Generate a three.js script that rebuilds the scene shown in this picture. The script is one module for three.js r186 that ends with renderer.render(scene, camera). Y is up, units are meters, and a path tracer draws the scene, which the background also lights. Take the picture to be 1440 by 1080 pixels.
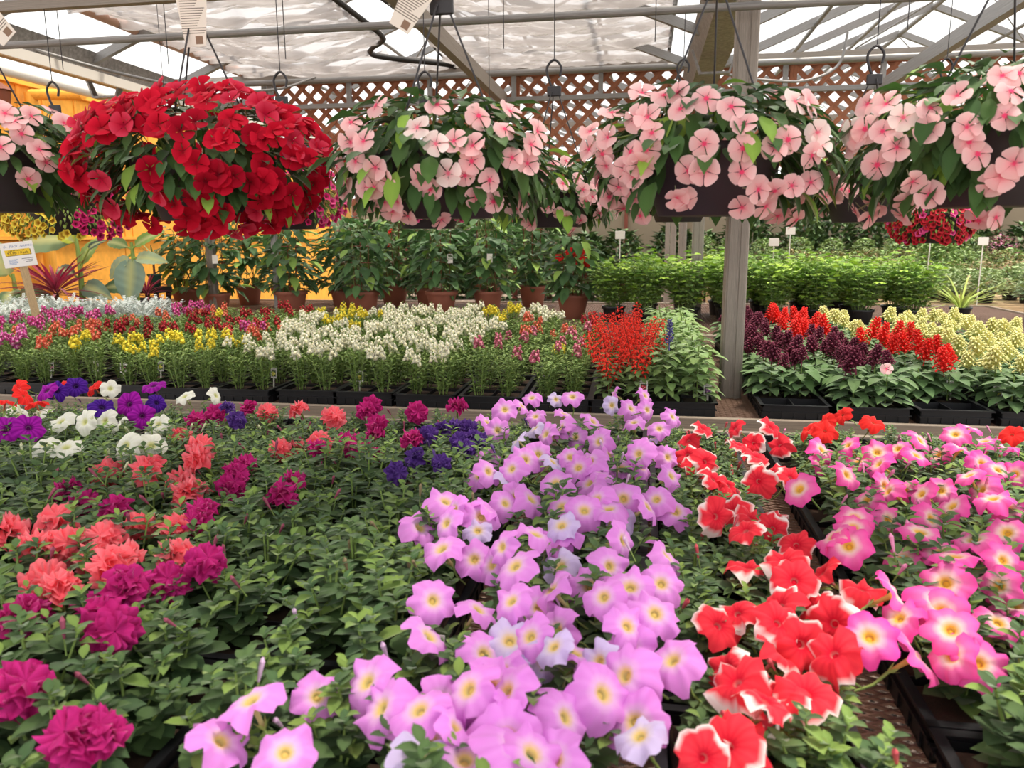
import * as THREE from 'three';
import { mergeGeometries } from 'three/addons/utils/BufferGeometryUtils.js';
import { RoundedBoxGeometry } from 'three/addons/geometries/RoundedBoxGeometry.js';

// ---------------------------------------------------------------- camera, sky, sun, exposure
const scene = new THREE.Scene();
const D2R = Math.PI / 180;
const camera = new THREE.PerspectiveCamera(53.09, 4 / 3, 0.05, 120);
{
  const pitch = 10.74 * D2R, yaw = 9.7 * D2R, roll = -0.3 * D2R;
  const fw = new THREE.Vector3(-Math.sin(yaw) * Math.cos(pitch), -Math.sin(pitch), -Math.cos(yaw) * Math.cos(pitch));
  const rt = new THREE.Vector3(Math.cos(yaw), 0, -Math.sin(yaw)), up = rt.clone().cross(fw);
  camera.position.set(0, 1.5, 0);
  camera.up.copy(up.multiplyScalar(Math.cos(roll)).addScaledVector(rt, -Math.sin(roll)));
  camera.lookAt(camera.position.clone().add(fw));
  camera.focus = 2.5;
  camera.userData.fStop = 6.5;
}
const renderer = new THREE.WebGLRenderer({ antialias: true });
renderer.toneMapping = THREE.LinearToneMapping;
renderer.toneMappingExposure = 1.95;
renderer.shadowMap.enabled = true;
scene.background = new THREE.Color().setRGB(1.0, 0.985, 0.97);      // white overcast sky
const sun = new THREE.DirectionalLight(0xfff3e2, 2.6);              // hazy sun, spread wide by the cloud
sun.position.set(3.2, 12, -4.5); sun.target.position.set(0, 0.8, -3.2);
sun.shadow.radius = 22; sun.shadow.mapSize.set(2048, 2048);
Object.assign(sun.shadow.camera, { left: -9, right: 9, top: 9, bottom: -9, near: 1, far: 30 });
scene.add(sun, sun.target);

// ---------------------------------------------------------------- helpers
function mulberry(a) { return () => { a = (a + 0x6d2b79f5) | 0; let t = Math.imul(a ^ (a >>> 15), 1 | a); t = (t + Math.imul(t ^ (t >>> 7), 61 | t)) ^ t; return ((t ^ (t >>> 14)) >>> 0) / 4294967296; }; }
const rnd = mulberry(20240517);
const rr = (a, b) => a + (b - a) * rnd();
const pick = (a) => a[Math.floor(rnd() * a.length)];
const V = (x, y, z) => new THREE.Vector3(x, y, z);
const UP = V(0, 1, 0);
const taken = new Map();
function numbered(n) { const k = taken.get(n) ?? 0; taken.set(n, k + 1); return k ? n + '_' + String(k).padStart(3, '0') : n; }
const BENCH = 0.76;

function tag(o, label, category, group, kind) {
  if (label) o.userData.label = label;
  if (category) o.userData.category = category;
  if (group) o.userData.group = group;
  if (kind) o.userData.kind = kind;
  return o;
}
function thing(name, label, category, x = 0, y = 0, z = 0, turn = 0, group) {
  const g = new THREE.Group(); g.name = numbered(name); g.position.set(x, y, z); g.rotation.y = turn;
  scene.add(g); return tag(g, label, category, group);
}
function part(name, geo, mat, parent) { const m = new THREE.Mesh(geo, mat); m.name = name; parent.add(m); return m; }
function solo(name, geo, mat, label, category, group) { const m = new THREE.Mesh(geo, mat); m.name = numbered(name); scene.add(m); return tag(m, label, category, group); }
function structure(name) { const g = new THREE.Group(); g.name = name; g.userData.kind = 'structure'; scene.add(g); return g; }
function copyOf(root, label, group) {
  const c = root.clone(); c.name = numbered(root.userData.base); c.userData = { ...root.userData }; delete c.userData.base;
  if (label) c.userData.label = label;
  if (group) c.userData.group = group;
  scene.add(c); return c;
}
function merge(list) {
  const out = list.map((g) => { const h = g.index ? g.toNonIndexed() : g; for (const k of Object.keys(h.attributes)) if (!['position', 'normal', 'uv'].includes(k)) h.deleteAttribute(k); return h; });
  return mergeGeometries(out);
}
const box = (w, h, d, x = 0, y = 0, z = 0) => new THREE.BoxGeometry(w, h, d).translate(x, y, z);
const rbox = (w, h, d, x = 0, y = 0, z = 0, r = 0.004) => new RoundedBoxGeometry(w, h, d, 1, r).translate(x, y, z);
function bar(a, b, w, h = w, rounded = false) {                    // a box or round bar between two points
  const d = b.clone().sub(a), L = d.length();
  const g = rounded ? new THREE.CylinderGeometry(w / 2, w / 2, L, 10).rotateX(Math.PI / 2) : new THREE.BoxGeometry(w, h, L);
  const m = new THREE.Matrix4().lookAt(V(0, 0, 0), d.clone().negate(), Math.abs(d.y / L) > 0.98 ? V(0, 0, 1) : UP);
  return g.applyMatrix4(m).translate((a.x + b.x) / 2, (a.y + b.y) / 2, (a.z + b.z) / 2);
}
const rod = (a, b, dia) => bar(a, b, dia, dia, true);
function wire(pts, dia, seg = 12, sides = 5) { return new THREE.TubeGeometry(new THREE.CatmullRomCurve3(pts), seg, dia / 2, sides, false); }

const lin = (hex) => new THREE.Color(hex);                          // sRGB hex, held as linear values
class Mesher {                                                      // collects coloured faces of one part
  constructor() { this.p = []; this.c = []; this.i = []; }
  v(q, c) { this.p.push(q.x, q.y, q.z); this.c.push(c.r, c.g, c.b); return this.p.length / 3 - 1; }
  t(a, b, c) { this.i.push(a, b, c); }
  q(a, b, c, d) { this.i.push(a, b, c, a, c, d); }
  build() {
    const g = new THREE.BufferGeometry();
    g.setAttribute('position', new THREE.Float32BufferAttribute(this.p, 3));
    g.setAttribute('color', new THREE.Float32BufferAttribute(this.c, 3));
    g.setIndex(this.i); g.computeVertexNormals(); return g;
  }
}
function frame(p, d, u = UP) {                                      // local z along d, local y near u
  const z = d.clone().normalize(); let x = u.clone().cross(z);
  if (x.lengthSq() < 1e-6) x = V(1, 0, 0).cross(z);
  x.normalize(); const y = z.clone().cross(x);
  return new THREE.Matrix4().makeBasis(x, y, z).setPosition(p);
}
const jitter = (c, k = 0.15) => { const f = 1 + rr(-k, k), h = rr(-k, k) * 0.35; return new THREE.Color(c.r * f * (1 + h), c.g * f, c.b * f * (1 - h)); };
// One leaf: a folded, drooping blade. wide: where it is broadest (0..1).
function leafInto(m, M, L, W, c, { fold = 0.25, droop = 0.25, wide = 0.4, vein = 1.18, wave = 0, coarse = false } = {}) {
  const stops = coarse ? [0, wide, 0.8, 1] : [0, wide * 0.55, wide, (1 + wide) * 0.5, 0.86, 1], prof = coarse ? [0.12, 1, 0.55, 0] : [0.12, 0.78, 1, 0.8, 0.42, 0];
  const cv = new THREE.Color(c.r * vein, c.g * vein, c.b * vein), rows = [];
  stops.forEach((s, k) => {
    const z = L * s, y = -droop * L * s * s, w = (W / 2) * prof[k], f = fold * w, wv = wave * w * (k % 2 ? 1 : -1);
    const mid = m.v(V(0, y, z).applyMatrix4(M), cv);
    rows.push(prof[k] ? [m.v(V(-w, y + f + wv, z).applyMatrix4(M), c), mid, m.v(V(w, y + f - wv, z).applyMatrix4(M), c)] : [mid]);
  });
  for (let k = 0; k < rows.length - 1; k++) {
    const a = rows[k], b = rows[k + 1];
    if (b.length === 3) { m.q(a[0], b[0], b[1], a[1]); m.q(a[1], b[1], b[2], a[2]); } else { m.t(a[0], b[0], a[1]); m.t(a[1], b[0], a[2]); }
  }
}
function smallLeaf(m, M, L, W, c) {                                 // four-faced leaf for dense small foliage
  const a = m.v(V(0, 0, 0).applyMatrix4(M), c), b = m.v(V(-W / 2, W * 0.12, L * 0.45).applyMatrix4(M), c), k = m.v(V(0, -L * 0.04, L * 0.5).applyMatrix4(M), c), d = m.v(V(W / 2, W * 0.12, L * 0.45).applyMatrix4(M), c), e = m.v(V(0, -L * 0.2, L).applyMatrix4(M), c);
  m.t(a, b, k); m.t(a, k, d); m.t(b, e, k); m.t(k, e, d);
}
function stemInto(m, pts, r0, r1, c, sides = 4) {
  let prev = null;
  pts.forEach((p, k) => {
    const d = (pts[k + 1] ?? p).clone().sub(pts[k - 1] ?? p), M = frame(p, d.lengthSq() ? d : UP, Math.abs(d.y) > 0.9 * d.length() ? V(1, 0, 0) : UP);
    const r = r0 + (r1 - r0) * (k / (pts.length - 1)), ring = [];
    for (let s = 0; s < sides; s++) ring.push(m.v(V(Math.cos((s / sides) * 2 * Math.PI) * r, Math.sin((s / sides) * 2 * Math.PI) * r, 0).applyMatrix4(M), c));
    if (prev) for (let s = 0; s < sides; s++) m.q(prev[s], prev[(s + 1) % sides], ring[(s + 1) % sides], ring[s]);
    prev = ring;
  });
}

// ---------------------------------------------------------------- textures and materials
function noiseTexture(size, fn, repeatX = 1, repeatY = 1, srgb = true) {
  const d = new Uint8Array(size * size * 4), r = mulberry(size * 7 + 3), grids = [8, 16, 32, 64, 128].map((n) => ({ n, v: Array.from({ length: n * n }, () => r()) }));
  const val = (g, x, y) => { const n = g.n, fx = x * n, fy = y * n, i = Math.floor(fx), j = Math.floor(fy), a = fx - i, b = fy - j, at = (p, q) => g.v[((q % n) * n) + (p % n)]; const s = a * a * (3 - 2 * a), t = b * b * (3 - 2 * b); return (at(i, j) * (1 - s) + at(i + 1, j) * s) * (1 - t) + (at(i, j + 1) * (1 - s) + at(i + 1, j + 1) * s) * t; };
  for (let y = 0; y < size; y++) for (let x = 0; x < size; x++) {
    const o = (y * size + x) * 4, c = fn(grids.map((g) => val(g, x / size, y / size)), x / size, y / size, r());
    d[o] = c[0]; d[o + 1] = c[1]; d[o + 2] = c[2]; d[o + 3] = 255;
  }
  const t = new THREE.DataTexture(d, size, size); t.wrapS = t.wrapT = THREE.RepeatWrapping; t.magFilter = THREE.LinearFilter; t.repeat.set(repeatX, repeatY);
  if (srgb) t.colorSpace = THREE.SRGBColorSpace; t.needsUpdate = true; return t;
}
const clamp8 = (v) => Math.max(0, Math.min(255, v));
const std = (color, roughness = 0.6, extra = {}) => new THREE.MeshStandardMaterial({ color, roughness, side: THREE.DoubleSide, ...extra });
const galvTex = noiseTexture(256, (n, x, y, r) => { const v = 196 + 46 * (n[2] - 0.5) + 30 * (n[4] - 0.5) + 14 * (r - 0.5); return [clamp8(v), clamp8(v - 2), clamp8(v - 6)]; }, 2, 2);
const woodTex = noiseTexture(256, (n, x, y, r) => { const g = 0.5 + 0.5 * Math.sin((x * 40 + n[1] * 3 + n[0] * 6) * 2.2), v = 0.82 + 0.14 * g + 0.12 * (n[4] - 0.5); return [clamp8(214 * v), clamp8(184 * v), clamp8(140 * v)]; });
const latTex = noiseTexture(256, (n, x, y, r) => { const v = 0.86 + 0.26 * (n[3] - 0.5) + 0.2 * (n[1] - 0.5); return [clamp8(176 * v), clamp8(112 * v), clamp8(80 * v)]; }, 1, 1);
const gravelTex = noiseTexture(512, (n, x, y, r) => { const v = 0.55 + 0.8 * (n[4] - 0.5) + 0.35 * (n[3] - 0.5) + 0.25 * (r - 0.5); return [clamp8(255 * v + 20), clamp8(228 * v + 16), clamp8(206 * v + 14)]; }, 40, 40);
const wallTex = noiseTexture(256, (n, x, y, r) => { const v = 0.97 + 0.07 * (n[1] - 0.5) + 0.08 * (n[3] - 0.5) + 0.03 * (r - 0.5); return [clamp8(250 * v), clamp8(178 * v), clamp8(66 * v)]; }, 0.6, 0.6);
const soilTex = noiseTexture(128, (n, x, y, r) => { const v = 0.5 + 0.9 * (n[4] - 0.5) + 0.5 * (r - 0.5); return [clamp8(92 * v + 10), clamp8(66 * v + 8), clamp8(48 * v + 6)]; }, 3, 3);
const M = {
  galv: std(0xb4b4b6, 0.45, { map: galvTex, metalness: 0.25 }),
  galvDark: std(0xb4b4b6, 0.5, { map: galvTex, metalness: 0.25 }),
  brownSteel: std(0xb9b0a8, 0.55, { map: galvTex, metalness: 0.2 }),
  whiteMetal: std(0xe9e5dc, 0.45),
  rim: std(0xb9aa9a, 0.7, { map: galvTex }),
  blackPlastic: std(0x17181c, 0.42),
  hanger: std(0x2c2a2e, 0.45),
  potGrey: std(0x39343a, 0.55),
  terracotta: std(0x9c5f4c, 0.65),
  greenPot: std(0x1f4a3a, 0.5),
  soil: std(0xffffff, 1, { map: soilTex }),
  lattice: std(0xffffff, 0.8, { map: latTex }),
  wood: std(0xffffff, 0.75, { map: woodTex }),
  wall: std(0xffffff, 0.8, { map: wallTex }),
  gravel: std(0xffffff, 1, { map: gravelTex, bumpMap: gravelTex, bumpScale: 0.02 }),
  meshSteel: std(0x7d6253, 0.65, { metalness: 0.2 }),
  pvc: std(0xf1ece2, 0.4),
  pvcTan: std(0xc9a08e, 0.4),
  trellis: std(0x7a3b2c, 0.6),
  strap: std(0x2b2826, 0.7),
  paper: std(0xf4efe6, 0.8),
  pane: new THREE.MeshPhysicalMaterial({ color: 0xffffff, roughness: 0.12, transmission: 1, thickness: 0, ior: 1.3, side: THREE.DoubleSide }),
  cloth: new THREE.MeshPhysicalMaterial({ color: 0xa09a98, roughness: 1, transmission: 0.7, thickness: 0, ior: 1.1, opacity: 0.66, transparent: true, side: THREE.DoubleSide }),
  // plants: colour comes from the vertices
  leaf: new THREE.MeshPhysicalMaterial({ vertexColors: true, roughness: 0.92, transmission: 0.3, thickness: 0, clearcoat: 0.1, clearcoatRoughness: 0.42, ior: 1.4, side: THREE.DoubleSide }),
  green: std(0xffffff, 0.6, { vertexColors: true }),
  petal: new THREE.MeshPhysicalMaterial({ vertexColors: true, roughness: 0.97, transmission: 0.35, thickness: 0, ior: 1.25, specularIntensity: 0.4, side: THREE.DoubleSide }),
  bloom: std(0xffffff, 0.75, { vertexColors: true }),
};
// ---------------------------------------------------------------- the setting
{
  const f = structure('floor');
  part('gravel_bed', box(60, 0.3, 60, 0, -0.15, -12), M.gravel, f);
}
const Z_TOP = -7.2, GUT_L = -4.3, GUT_R = 0.45, GUT_FAR = 5.05, EAVE = 2.82, RIDGE = 3.77;
const RAFTER_Z = Array.from({ length: 20 }, (_, k) => 1.75 - 1.05 * k);
{ // roof glazing: one clear sheet between each pair of rafters, each on its own slope
  const roof = structure('roof'), sheets = new Map();
  const sheet = (x0, x1, up) => {
    const L = Math.hypot(x1 - x0, RIDGE - EAVE);
    if (!sheets.has(up)) sheets.set(up, new THREE.PlaneGeometry(L, 1.0).rotateX(-Math.PI / 2).rotateZ(Math.atan2(up ? RIDGE - EAVE : EAVE - RIDGE, x1 - x0)));
    return sheets.get(up);
  };
  for (const [a, b] of [[GUT_L, GUT_R], [GUT_R, GUT_FAR]]) {
    const mid = (a + b) / 2;
    for (let k = 0; k < RAFTER_Z.length - 1; k++) for (const up of [true, false]) {
      const x0 = up ? a : mid, x1 = up ? mid : b, p = part('roof_pane', sheet(x0, x1, up), M.pane, roof);
      p.position.set((x0 + x1) / 2, (EAVE + RIDGE) / 2 + 0.04, RAFTER_Z[k] - 0.525);
    }
    for (const z of RAFTER_Z) for (const up of [true, false]) {
      const x0 = up ? a : b;
      part('rafter', bar(V(x0, EAVE - 0.02, z), V(mid, RIDGE - 0.03, z), 0.045, 0.06), M.galv, roof);
    }
    part('ridge_pipe', rod(V(mid, RIDGE - 0.05, 1.75), V(mid, RIDGE - 0.05, -18.2), 0.05), M.galv, roof);
    for (const t of [0.35, 0.7]) for (const s of [-1, 1]) { const x = mid + s * (b - a) / 2 * (1 - t), y = EAVE + (RIDGE - EAVE) * t - 0.05; part('purlin', rod(V(x, y, 1.75), V(x, y, -18.2), 0.035), M.galv, roof); }
    for (let k = 2; k < RAFTER_Z.length; k += 2) { // slack brace rods between rafters
      part('brace_rod', rod(V(mid - 0.7, EAVE + 0.55, RAFTER_Z[k]), V(mid, RIDGE - 0.07, RAFTER_Z[k - 1]), 0.016), M.galvDark, roof);
      part('brace_rod', rod(V(mid + 0.9, EAVE + 0.5, RAFTER_Z[k]), V(mid, RIDGE - 0.07, RAFTER_Z[k - 1]), 0.012), M.galvDark, roof);
    }
  }
}
function gutter(x, label, mat) {
  const g = thing('gutter', label, 'gutter', x, 0, 0, 0);
  const s = new THREE.Shape([[-0.16, 0.1], [-0.1, -0.06], [0.1, -0.06], [0.16, 0.1], [0.145, 0.1], [0.09, -0.045], [-0.09, -0.045], [-0.145, 0.1]].map(([a, b]) => new THREE.Vector2(a, b)));
  part('trough', new THREE.ExtrudeGeometry(s, { depth: 19.9, bevelEnabled: false }).translate(0, 2.8, -18.2), mat, g);
  for (let k = 0; k < 10; k++) part('joint_band', new THREE.ExtrudeGeometry(s, { depth: 0.06, bevelEnabled: false }).scale(1.04, 1.04, 1).translate(0, 2.685, -2.1 * k + 0.4), M.galvDark, g);
  return g;
}
gutter(GUT_R, 'grey steel roof gutter carried on the row of square posts', M.brownSteel);
const leftGutter = gutter(GUT_L, 'long white trimmed roof gutter running beside the yellow wall', M.galv);
part('white_flashing', box(0.03, 0.07, 19.9, 0.17, 2.72, -8.25), M.whiteMetal, leftGutter);
function post(x, z, w, label) {
  const g = thing('steel_post', label, 'post', x, 0, z, 0, 'square steel posts under the gutter');
  part('tube', rbox(w, 2.74, w, 0, 1.37, 0, 0.012), M.brownSteel, g);
  part('rib', rbox(w * 0.36, 2.5, 0.006, -w * 0.2, 1.25, w / 2 + 0.001, 0.002), M.brownSteel, g);
  part('rib', rbox(w * 0.26, 2.5, 0.006, w * 0.25, 1.25, w / 2 + 0.001, 0.002), M.brownSteel, g);
  part('collar', rbox(w * 1.22, 0.16, w * 1.22, 0, 2.6, 0, 0.005), M.galvDark, g);
  part('base_plate', box(0.2, 0.012, 0.2, 0, 0.006, 0), M.galvDark, g);
  return g;
}
post(0.415, -3.7, 0.098, 'tall weathered steel post rising through the bench beside the dark red salvias');
post(0.47, -7.22, 0.1, 'steel post with a collar standing in front of the brown lattice');
for (const z of [-10.8, -14.4, -18]) post(0.5, z, 0.1, 'pale steel post beyond the lattice, one of a receding row');
for (const z of [-3.7, -7.22, -10.8]) post(GUT_L, z, 0.08, 'slim steel post under the white trimmed gutter by the yellow wall');

function truss(z, label, lo, hi) {
  const g = thing('steel_truss', label, 'truss', 0, 0, z, 0, 'flat steel trusses across the bays');
  part('top_chord', box(hi - lo, 0.05, 0.05, (lo + hi) / 2, 3.0, 0), M.brownSteel, g);
  part('bottom_chord', box(hi - lo, 0.04, 0.045, (lo + hi) / 2, 2.73, 0), M.galvDark, g);
  const strut = box(0.04, 0.24, 0.04);
  for (let x = -1.2 + 0.78 * Math.ceil((lo + 1.25) / 0.78); x < hi; x += 0.78) part('strut', strut, M.galv, g).position.set(x, 2.865, 0);
  return g;
}
truss(Z_TOP, 'flat steel truss along the top of the brown lattice', -5.2, 5.0);
truss(-10.8, 'flat steel truss seen beyond the brown lattice', -4.2, 5.0);
truss(-14.4, 'far flat steel truss at the end of the greenhouse', -4.2, 5.0);
solo('curtain_pipe', rod(V(-4.2, 2.94, Z_TOP + 0.09), V(5, 2.94, Z_TOP + 0.09), 0.055), M.galv, 'round galvanized pipe running just above the brown lattice', 'pipe');
solo('basket_pipe', rod(V(-5, 2.43, -3.5), V(4.5, 2.43, -3.5), 0.034), M.galv, 'round galvanized pipe spanning above the hanging baskets', 'pipe');
solo('square_rail', box(4.4, 0.035, 0.035, -2.75, 2.4, -2.86), M.brownSteel, 'square steel rail with a slotted face high above the red basket', 'rail');
solo('cross_beam', bar(V(-1.285, 2.725, -7.15), V(-1.285, 2.725, 1.5), 0.06, 0.1), M.brownSteel, 'brown steel beam running back to the lattice over the round pink basket', 'beam');
solo('cross_beam', bar(V(1.88, 2.705, -7.15), V(1.88, 2.705, 1.5), 0.06, 0.09), M.galv, 'pale steel beam slanting over the wide pink basket to the lattice', 'beam');
solo('curtain_tube', rod(V(-3.8, 3.05, 1.5), V(-3.8, 3.05, -7.3), 0.085), M.pvcTan, 'tan tube along the edge of the white shade cloth', 'tube');
solo('heating_duct', rod(V(-5.2, 2.88, -3), V(-5.2, 2.88, -12), 0.11), M.pvc, 'white plastic pipe along the top of the yellow wall', 'pipe');
solo('electric_conduit', wire([V(-4.2, 2.8, -5), V(-3.9, 2.72, -5.4), V(-3.6, 2.7, -6), V(-3.2, 2.78, -6.6), V(-3.0, 2.95, -7)], 0.025, 30), M.galv, 'thin grey conduit sagging from the white trimmed gutter', 'conduit');
solo('electric_conduit', wire([V(0.5, 2.78, -6.6), V(0.95, 2.72, -6.7), V(1.25, 2.73, -6.8), V(1.5, 2.86, -6.9), V(1.55, 3.1, -6.9)], 0.022, 30), M.galv, 'thin grey conduit looping between the post and the roof bars', 'conduit');

// shade cloth: two gathered panels under the roof
function shadeCloth(label, edgeL, edgeR) {
  const g = thing('shade_cloth', label, 'shade cloth'), nx = 40, nz = 300, P = [], U = [], I = [];
  for (let j = 0; j <= nz; j++) for (let i = 0; i <= nx; i++) {
    const z = 1.2 - (8.45 * j) / nz, x0 = edgeL(z), x1 = edgeR(z), s = i / nx, x = x0 + (x1 - x0) * s;
    const y = 3.05 - 0.05 * Math.sin(Math.PI * s) + 0.012 * Math.sin(z * 21 + 1.6 * Math.sin(x * 2.1) + x * 1.7) - 0.045 * Math.pow(1 - Math.abs(Math.sin(z * 6.3 + 0.9 * Math.sin(x * 1.9) + x * 0.8)), 4) - 0.03 * Math.pow(1 - Math.abs(Math.sin(z * 9.7 - 1.2 * Math.sin(x * 1.3 + 1) - x * 1.1)), 4) + 0.018 * Math.sin(z * 47 + 2.2 * Math.sin(x * 3.7 + z) - x * 2) + 0.014 * Math.sin(z * 83 + x * 5 + 3 * Math.sin(x * 6)) + 0.012 * Math.sin(x * 5 + z * 2);
    P.push(x, y, z); U.push(s, j / nz);
    if (i < nx && j < nz) { const a = j * (nx + 1) + i; I.push(a, a + 1, a + nx + 2, a, a + nx + 2, a + nx + 1); }
  }
  const geo = new THREE.BufferGeometry(); geo.setAttribute('position', new THREE.Float32BufferAttribute(P, 3)); geo.setAttribute('uv', new THREE.Float32BufferAttribute(U, 2)); geo.setIndex(I); geo.computeVertexNormals();
  part('cloth', geo, M.cloth, g);
  return g;
}
const edgeMid = (z) => -2.02 - 0.3 * Math.exp(-(((z + 6.55) / 0.28) ** 2)) + 0.34 * THREE.MathUtils.smoothstep(-z, 6.75, 7.25);
const clothA = shadeCloth('white gathered shade cloth over the red basket, edged in black', () => -3.8, edgeMid);
part('edge_strap', wire(Array.from({ length: 40 }, (_, k) => { const z = 1.2 - (8.45 * k) / 39; return V(edgeMid(z), 3.03, z); }), 0.05, 120, 4), M.strap, clothA);
const clothB = shadeCloth('white gathered shade cloth next to the grey roof gutter', (z) => -1.72 + 0.03 * Math.sin(z * 3), () => 0.16);
part('edge_strap', wire(Array.from({ length: 20 }, (_, k) => V(0.16, 3.04, 1.2 - (8.45 * k) / 19)), 0.03, 60, 4), M.strap, clothB);
part('edge_strap', wire(Array.from({ length: 20 }, (_, k) => { const z = 1.2 - (8.45 * k) / 19; return V(-1.72 + 0.03 * Math.sin(z * 3), 3.03, z); }), 0.025, 60, 4), M.strap, clothB);

// brown diamond lattice: every slat a piece
function lattice(x0, x1, label) {
  const g = thing('wooden_lattice', label, 'lattice', 0, 0, Z_TOP - 0.06, 0, 'brown lattice panels under the truss');
  const y0 = 1.83, y1 = 2.95, pitch = 0.153;
  for (const s of [-1, 1]) for (let c = x0 - 1.2; c < x1 + 1.2; c += pitch) {
    // centre line x = c + s * (y - y0)
    let ya = y0, yb = y1;
    if (s > 0) { ya = Math.max(ya, y0 + (x0 - c)); yb = Math.min(yb, y0 + (x1 - c)); } else { ya = Math.max(ya, y0 - (x1 - c)); yb = Math.min(yb, y0 - (x0 - c)); }
    if (yb - ya < 0.03) continue;
    const zz = s * 0.005;
    part('slat', bar(V(c + s * (ya - y0), ya, zz), V(c + s * (yb - y0), yb, zz), 0.009, 0.042), M.lattice, g);
  }
  for (const y of [y0, y1]) part('rail', box(x1 - x0, 0.035, 0.03, (x0 + x1) / 2, y, 0), M.lattice, g);
  for (const x of [x0, x1]) part('stile', box(0.03, y1 - y0, 0.03, x, (y0 + y1) / 2, 0), M.lattice, g);
  return g;
}
lattice(-3.58, -1.2, 'brown diamond lattice panel behind the red basket, in front of a blue sign');
lattice(-1.17, 1.2, 'brown diamond lattice panel behind the square steel post');
lattice(1.23, 3.7, 'brown diamond lattice panel crossed by the pale slanting beam');
solo('lattice_post', box(0.05, 3.0, 0.05, -3.63, 1.5, Z_TOP - 0.06), M.galv, 'grey steel upright at the end of the brown lattice', 'post');

{ // the yellow shed wall
  const w = structure('wall_left');
  for (let k = 0; k < 8; k++) {
    const z = -5.2 - 1.22 * k;
    part('panel', box(0.04, 1.52, 1.205, -6, 2.29, z), M.wall, w);
    part('panel', box(0.03, 1.5, 1.205, -6.01, 0.75, z), M.wall, w);
    for (let g = 0; g < 3; g++) part('batten', box(0.012, 1.5, 0.05, -5.976, 2.29, z - 0.45 + g * 0.45), M.wall, w);
  }
  part('ledge', box(0.06, 0.035, 10, -5.98, 1.525, -9.5), M.wall, w);
  part('eave_board', box(0.1, 0.12, 10.4, -5.97, 3.03, -9.5), M.wall, w);
  part('backing', box(0.05, 3.1, 10.2, -6.06, 1.5, -9.5), M.wall, w);
  const d = solo('downspout', rod(V(-5.86, 0, -6.9), V(-5.86, 2.9, -6.9), 0.12), M.wall, 'yellow painted downspout on the yellow wall', 'downspout');
  part('elbow', rod(V(-5.86, 2.88, -6.9), V(-5.3, 2.86, -6.9), 0.1), M.wall, d);
  const b = thing('wall_lamp', 'small brown lantern box fixed high on the yellow wall', 'lantern', -5.88, 2.78, -6.55);
  part('housing', new THREE.CylinderGeometry(0.09, 0.07, 0.16, 6), std(0x7a3d22, 0.6), b);
  part('cap', new THREE.ConeGeometry(0.12, 0.08, 6).translate(0, 0.12, 0), std(0x6a3018, 0.6), b);
  const s = thing('wall_sign', 'blue and white sign board seen through the lattice', 'sign', -4.2, 2.45, -9.6);
  part('board', rbox(0.34, 0.62, 0.02), std(0x2c93b8, 0.5), s);
  part('lower_board', rbox(0.4, 0.4, 0.02, 0.28, -0.5, 0), std(0xe9b663, 0.6), s);
  part('hanger', rod(V(0, 0.3, 0), V(0, 1.3, 0), 0.01), M.galvDark, s);
}
{ // far end of the greenhouse
  const w = structure('wall_back');
  part('lower_panel', box(22, 2.4, 0.1, 2, 1.2, -21), std(0x8d7f6a, 0.9), w);
  for (let x = -8; x < 13; x += 1.5) part('stud', box(0.09, 2.6, 0.09, x, 1.3, -20.9), std(0x7c4031, 0.8), w);
}

// ---------------------------------------------------------------- benches
const strandGeo = merge([bar(V(0, 0, 0), V(0.025, 0, 0.011), 0.0042, 0.005), bar(V(0, 0, 0), V(0.025, 0, -0.011), 0.0042, 0.005)]);
function bench(name, label, x0, x1, z0, z1, rimH) {
  const g = thing(name, label, 'bench'), y = BENCH, W = x1 - x0, D = z0 - z1;
  const list = [], m4 = new THREE.Matrix4();
  for (let z = z1 + 0.02; z < z0 - 0.02; z += 0.022) for (let x = x0 + 0.01; x < x1 - 0.05; x += 0.05) for (const h of [0, 1]) list.push(x + h * 0.025, z + h * 0.011);
  const im = new THREE.InstancedMesh(strandGeo, M.meshSteel, list.length / 2); im.name = 'expanded_mesh'; im.userData.kind = 'stuff';
  for (let k = 0; k < list.length / 2; k++) im.setMatrixAt(k, m4.makeTranslation(list[2 * k], y - 0.004, list[2 * k + 1]));
  g.add(im);
  part('front_rim', rbox(W, rimH, 0.03, (x0 + x1) / 2, y - rimH / 2 + 0.012, z0, 0.004), M.rim, g);
  part('back_rim', rbox(W, rimH, 0.03, (x0 + x1) / 2, y - rimH / 2 + 0.012, z1, 0.004), M.rim, g);
  for (const x of [x0, x1]) part('side_rim', rbox(0.03, rimH, D, x, y - rimH / 2 + 0.012, (z0 + z1) / 2, 0.004), M.rim, g);
  for (let x = x0 + 0.6; x < x1; x += 0.9) part('cross_bar', box(0.04, 0.035, D, x, y - 0.024, (z0 + z1) / 2), M.galvDark, g);
  for (let x = x0 + 0.1; x < x1; x += 1.6) for (const z of [z0 - 0.15, z1 + 0.15]) part('leg', box(0.05, y - 0.04, 0.05, x, (y - 0.04) / 2, z), M.galvDark, g);
  return g;
}
bench('plant_bench', 'low steel mesh bench covered with trays of petunias', -3.2, 2.4, -0.32, -2.95, 0.05);
bench('plant_bench', 'mesh bench with a pale rim carrying snapdragon and salvia trays', -5.9, 3.6, -3.17, -5.95, 0.06);
bench('plant_bench', 'mesh bench under the brown lattice carrying terracotta pots and bushy herbs', -5.9, 3.6, -6.0, -8.9, 0.05);
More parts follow.
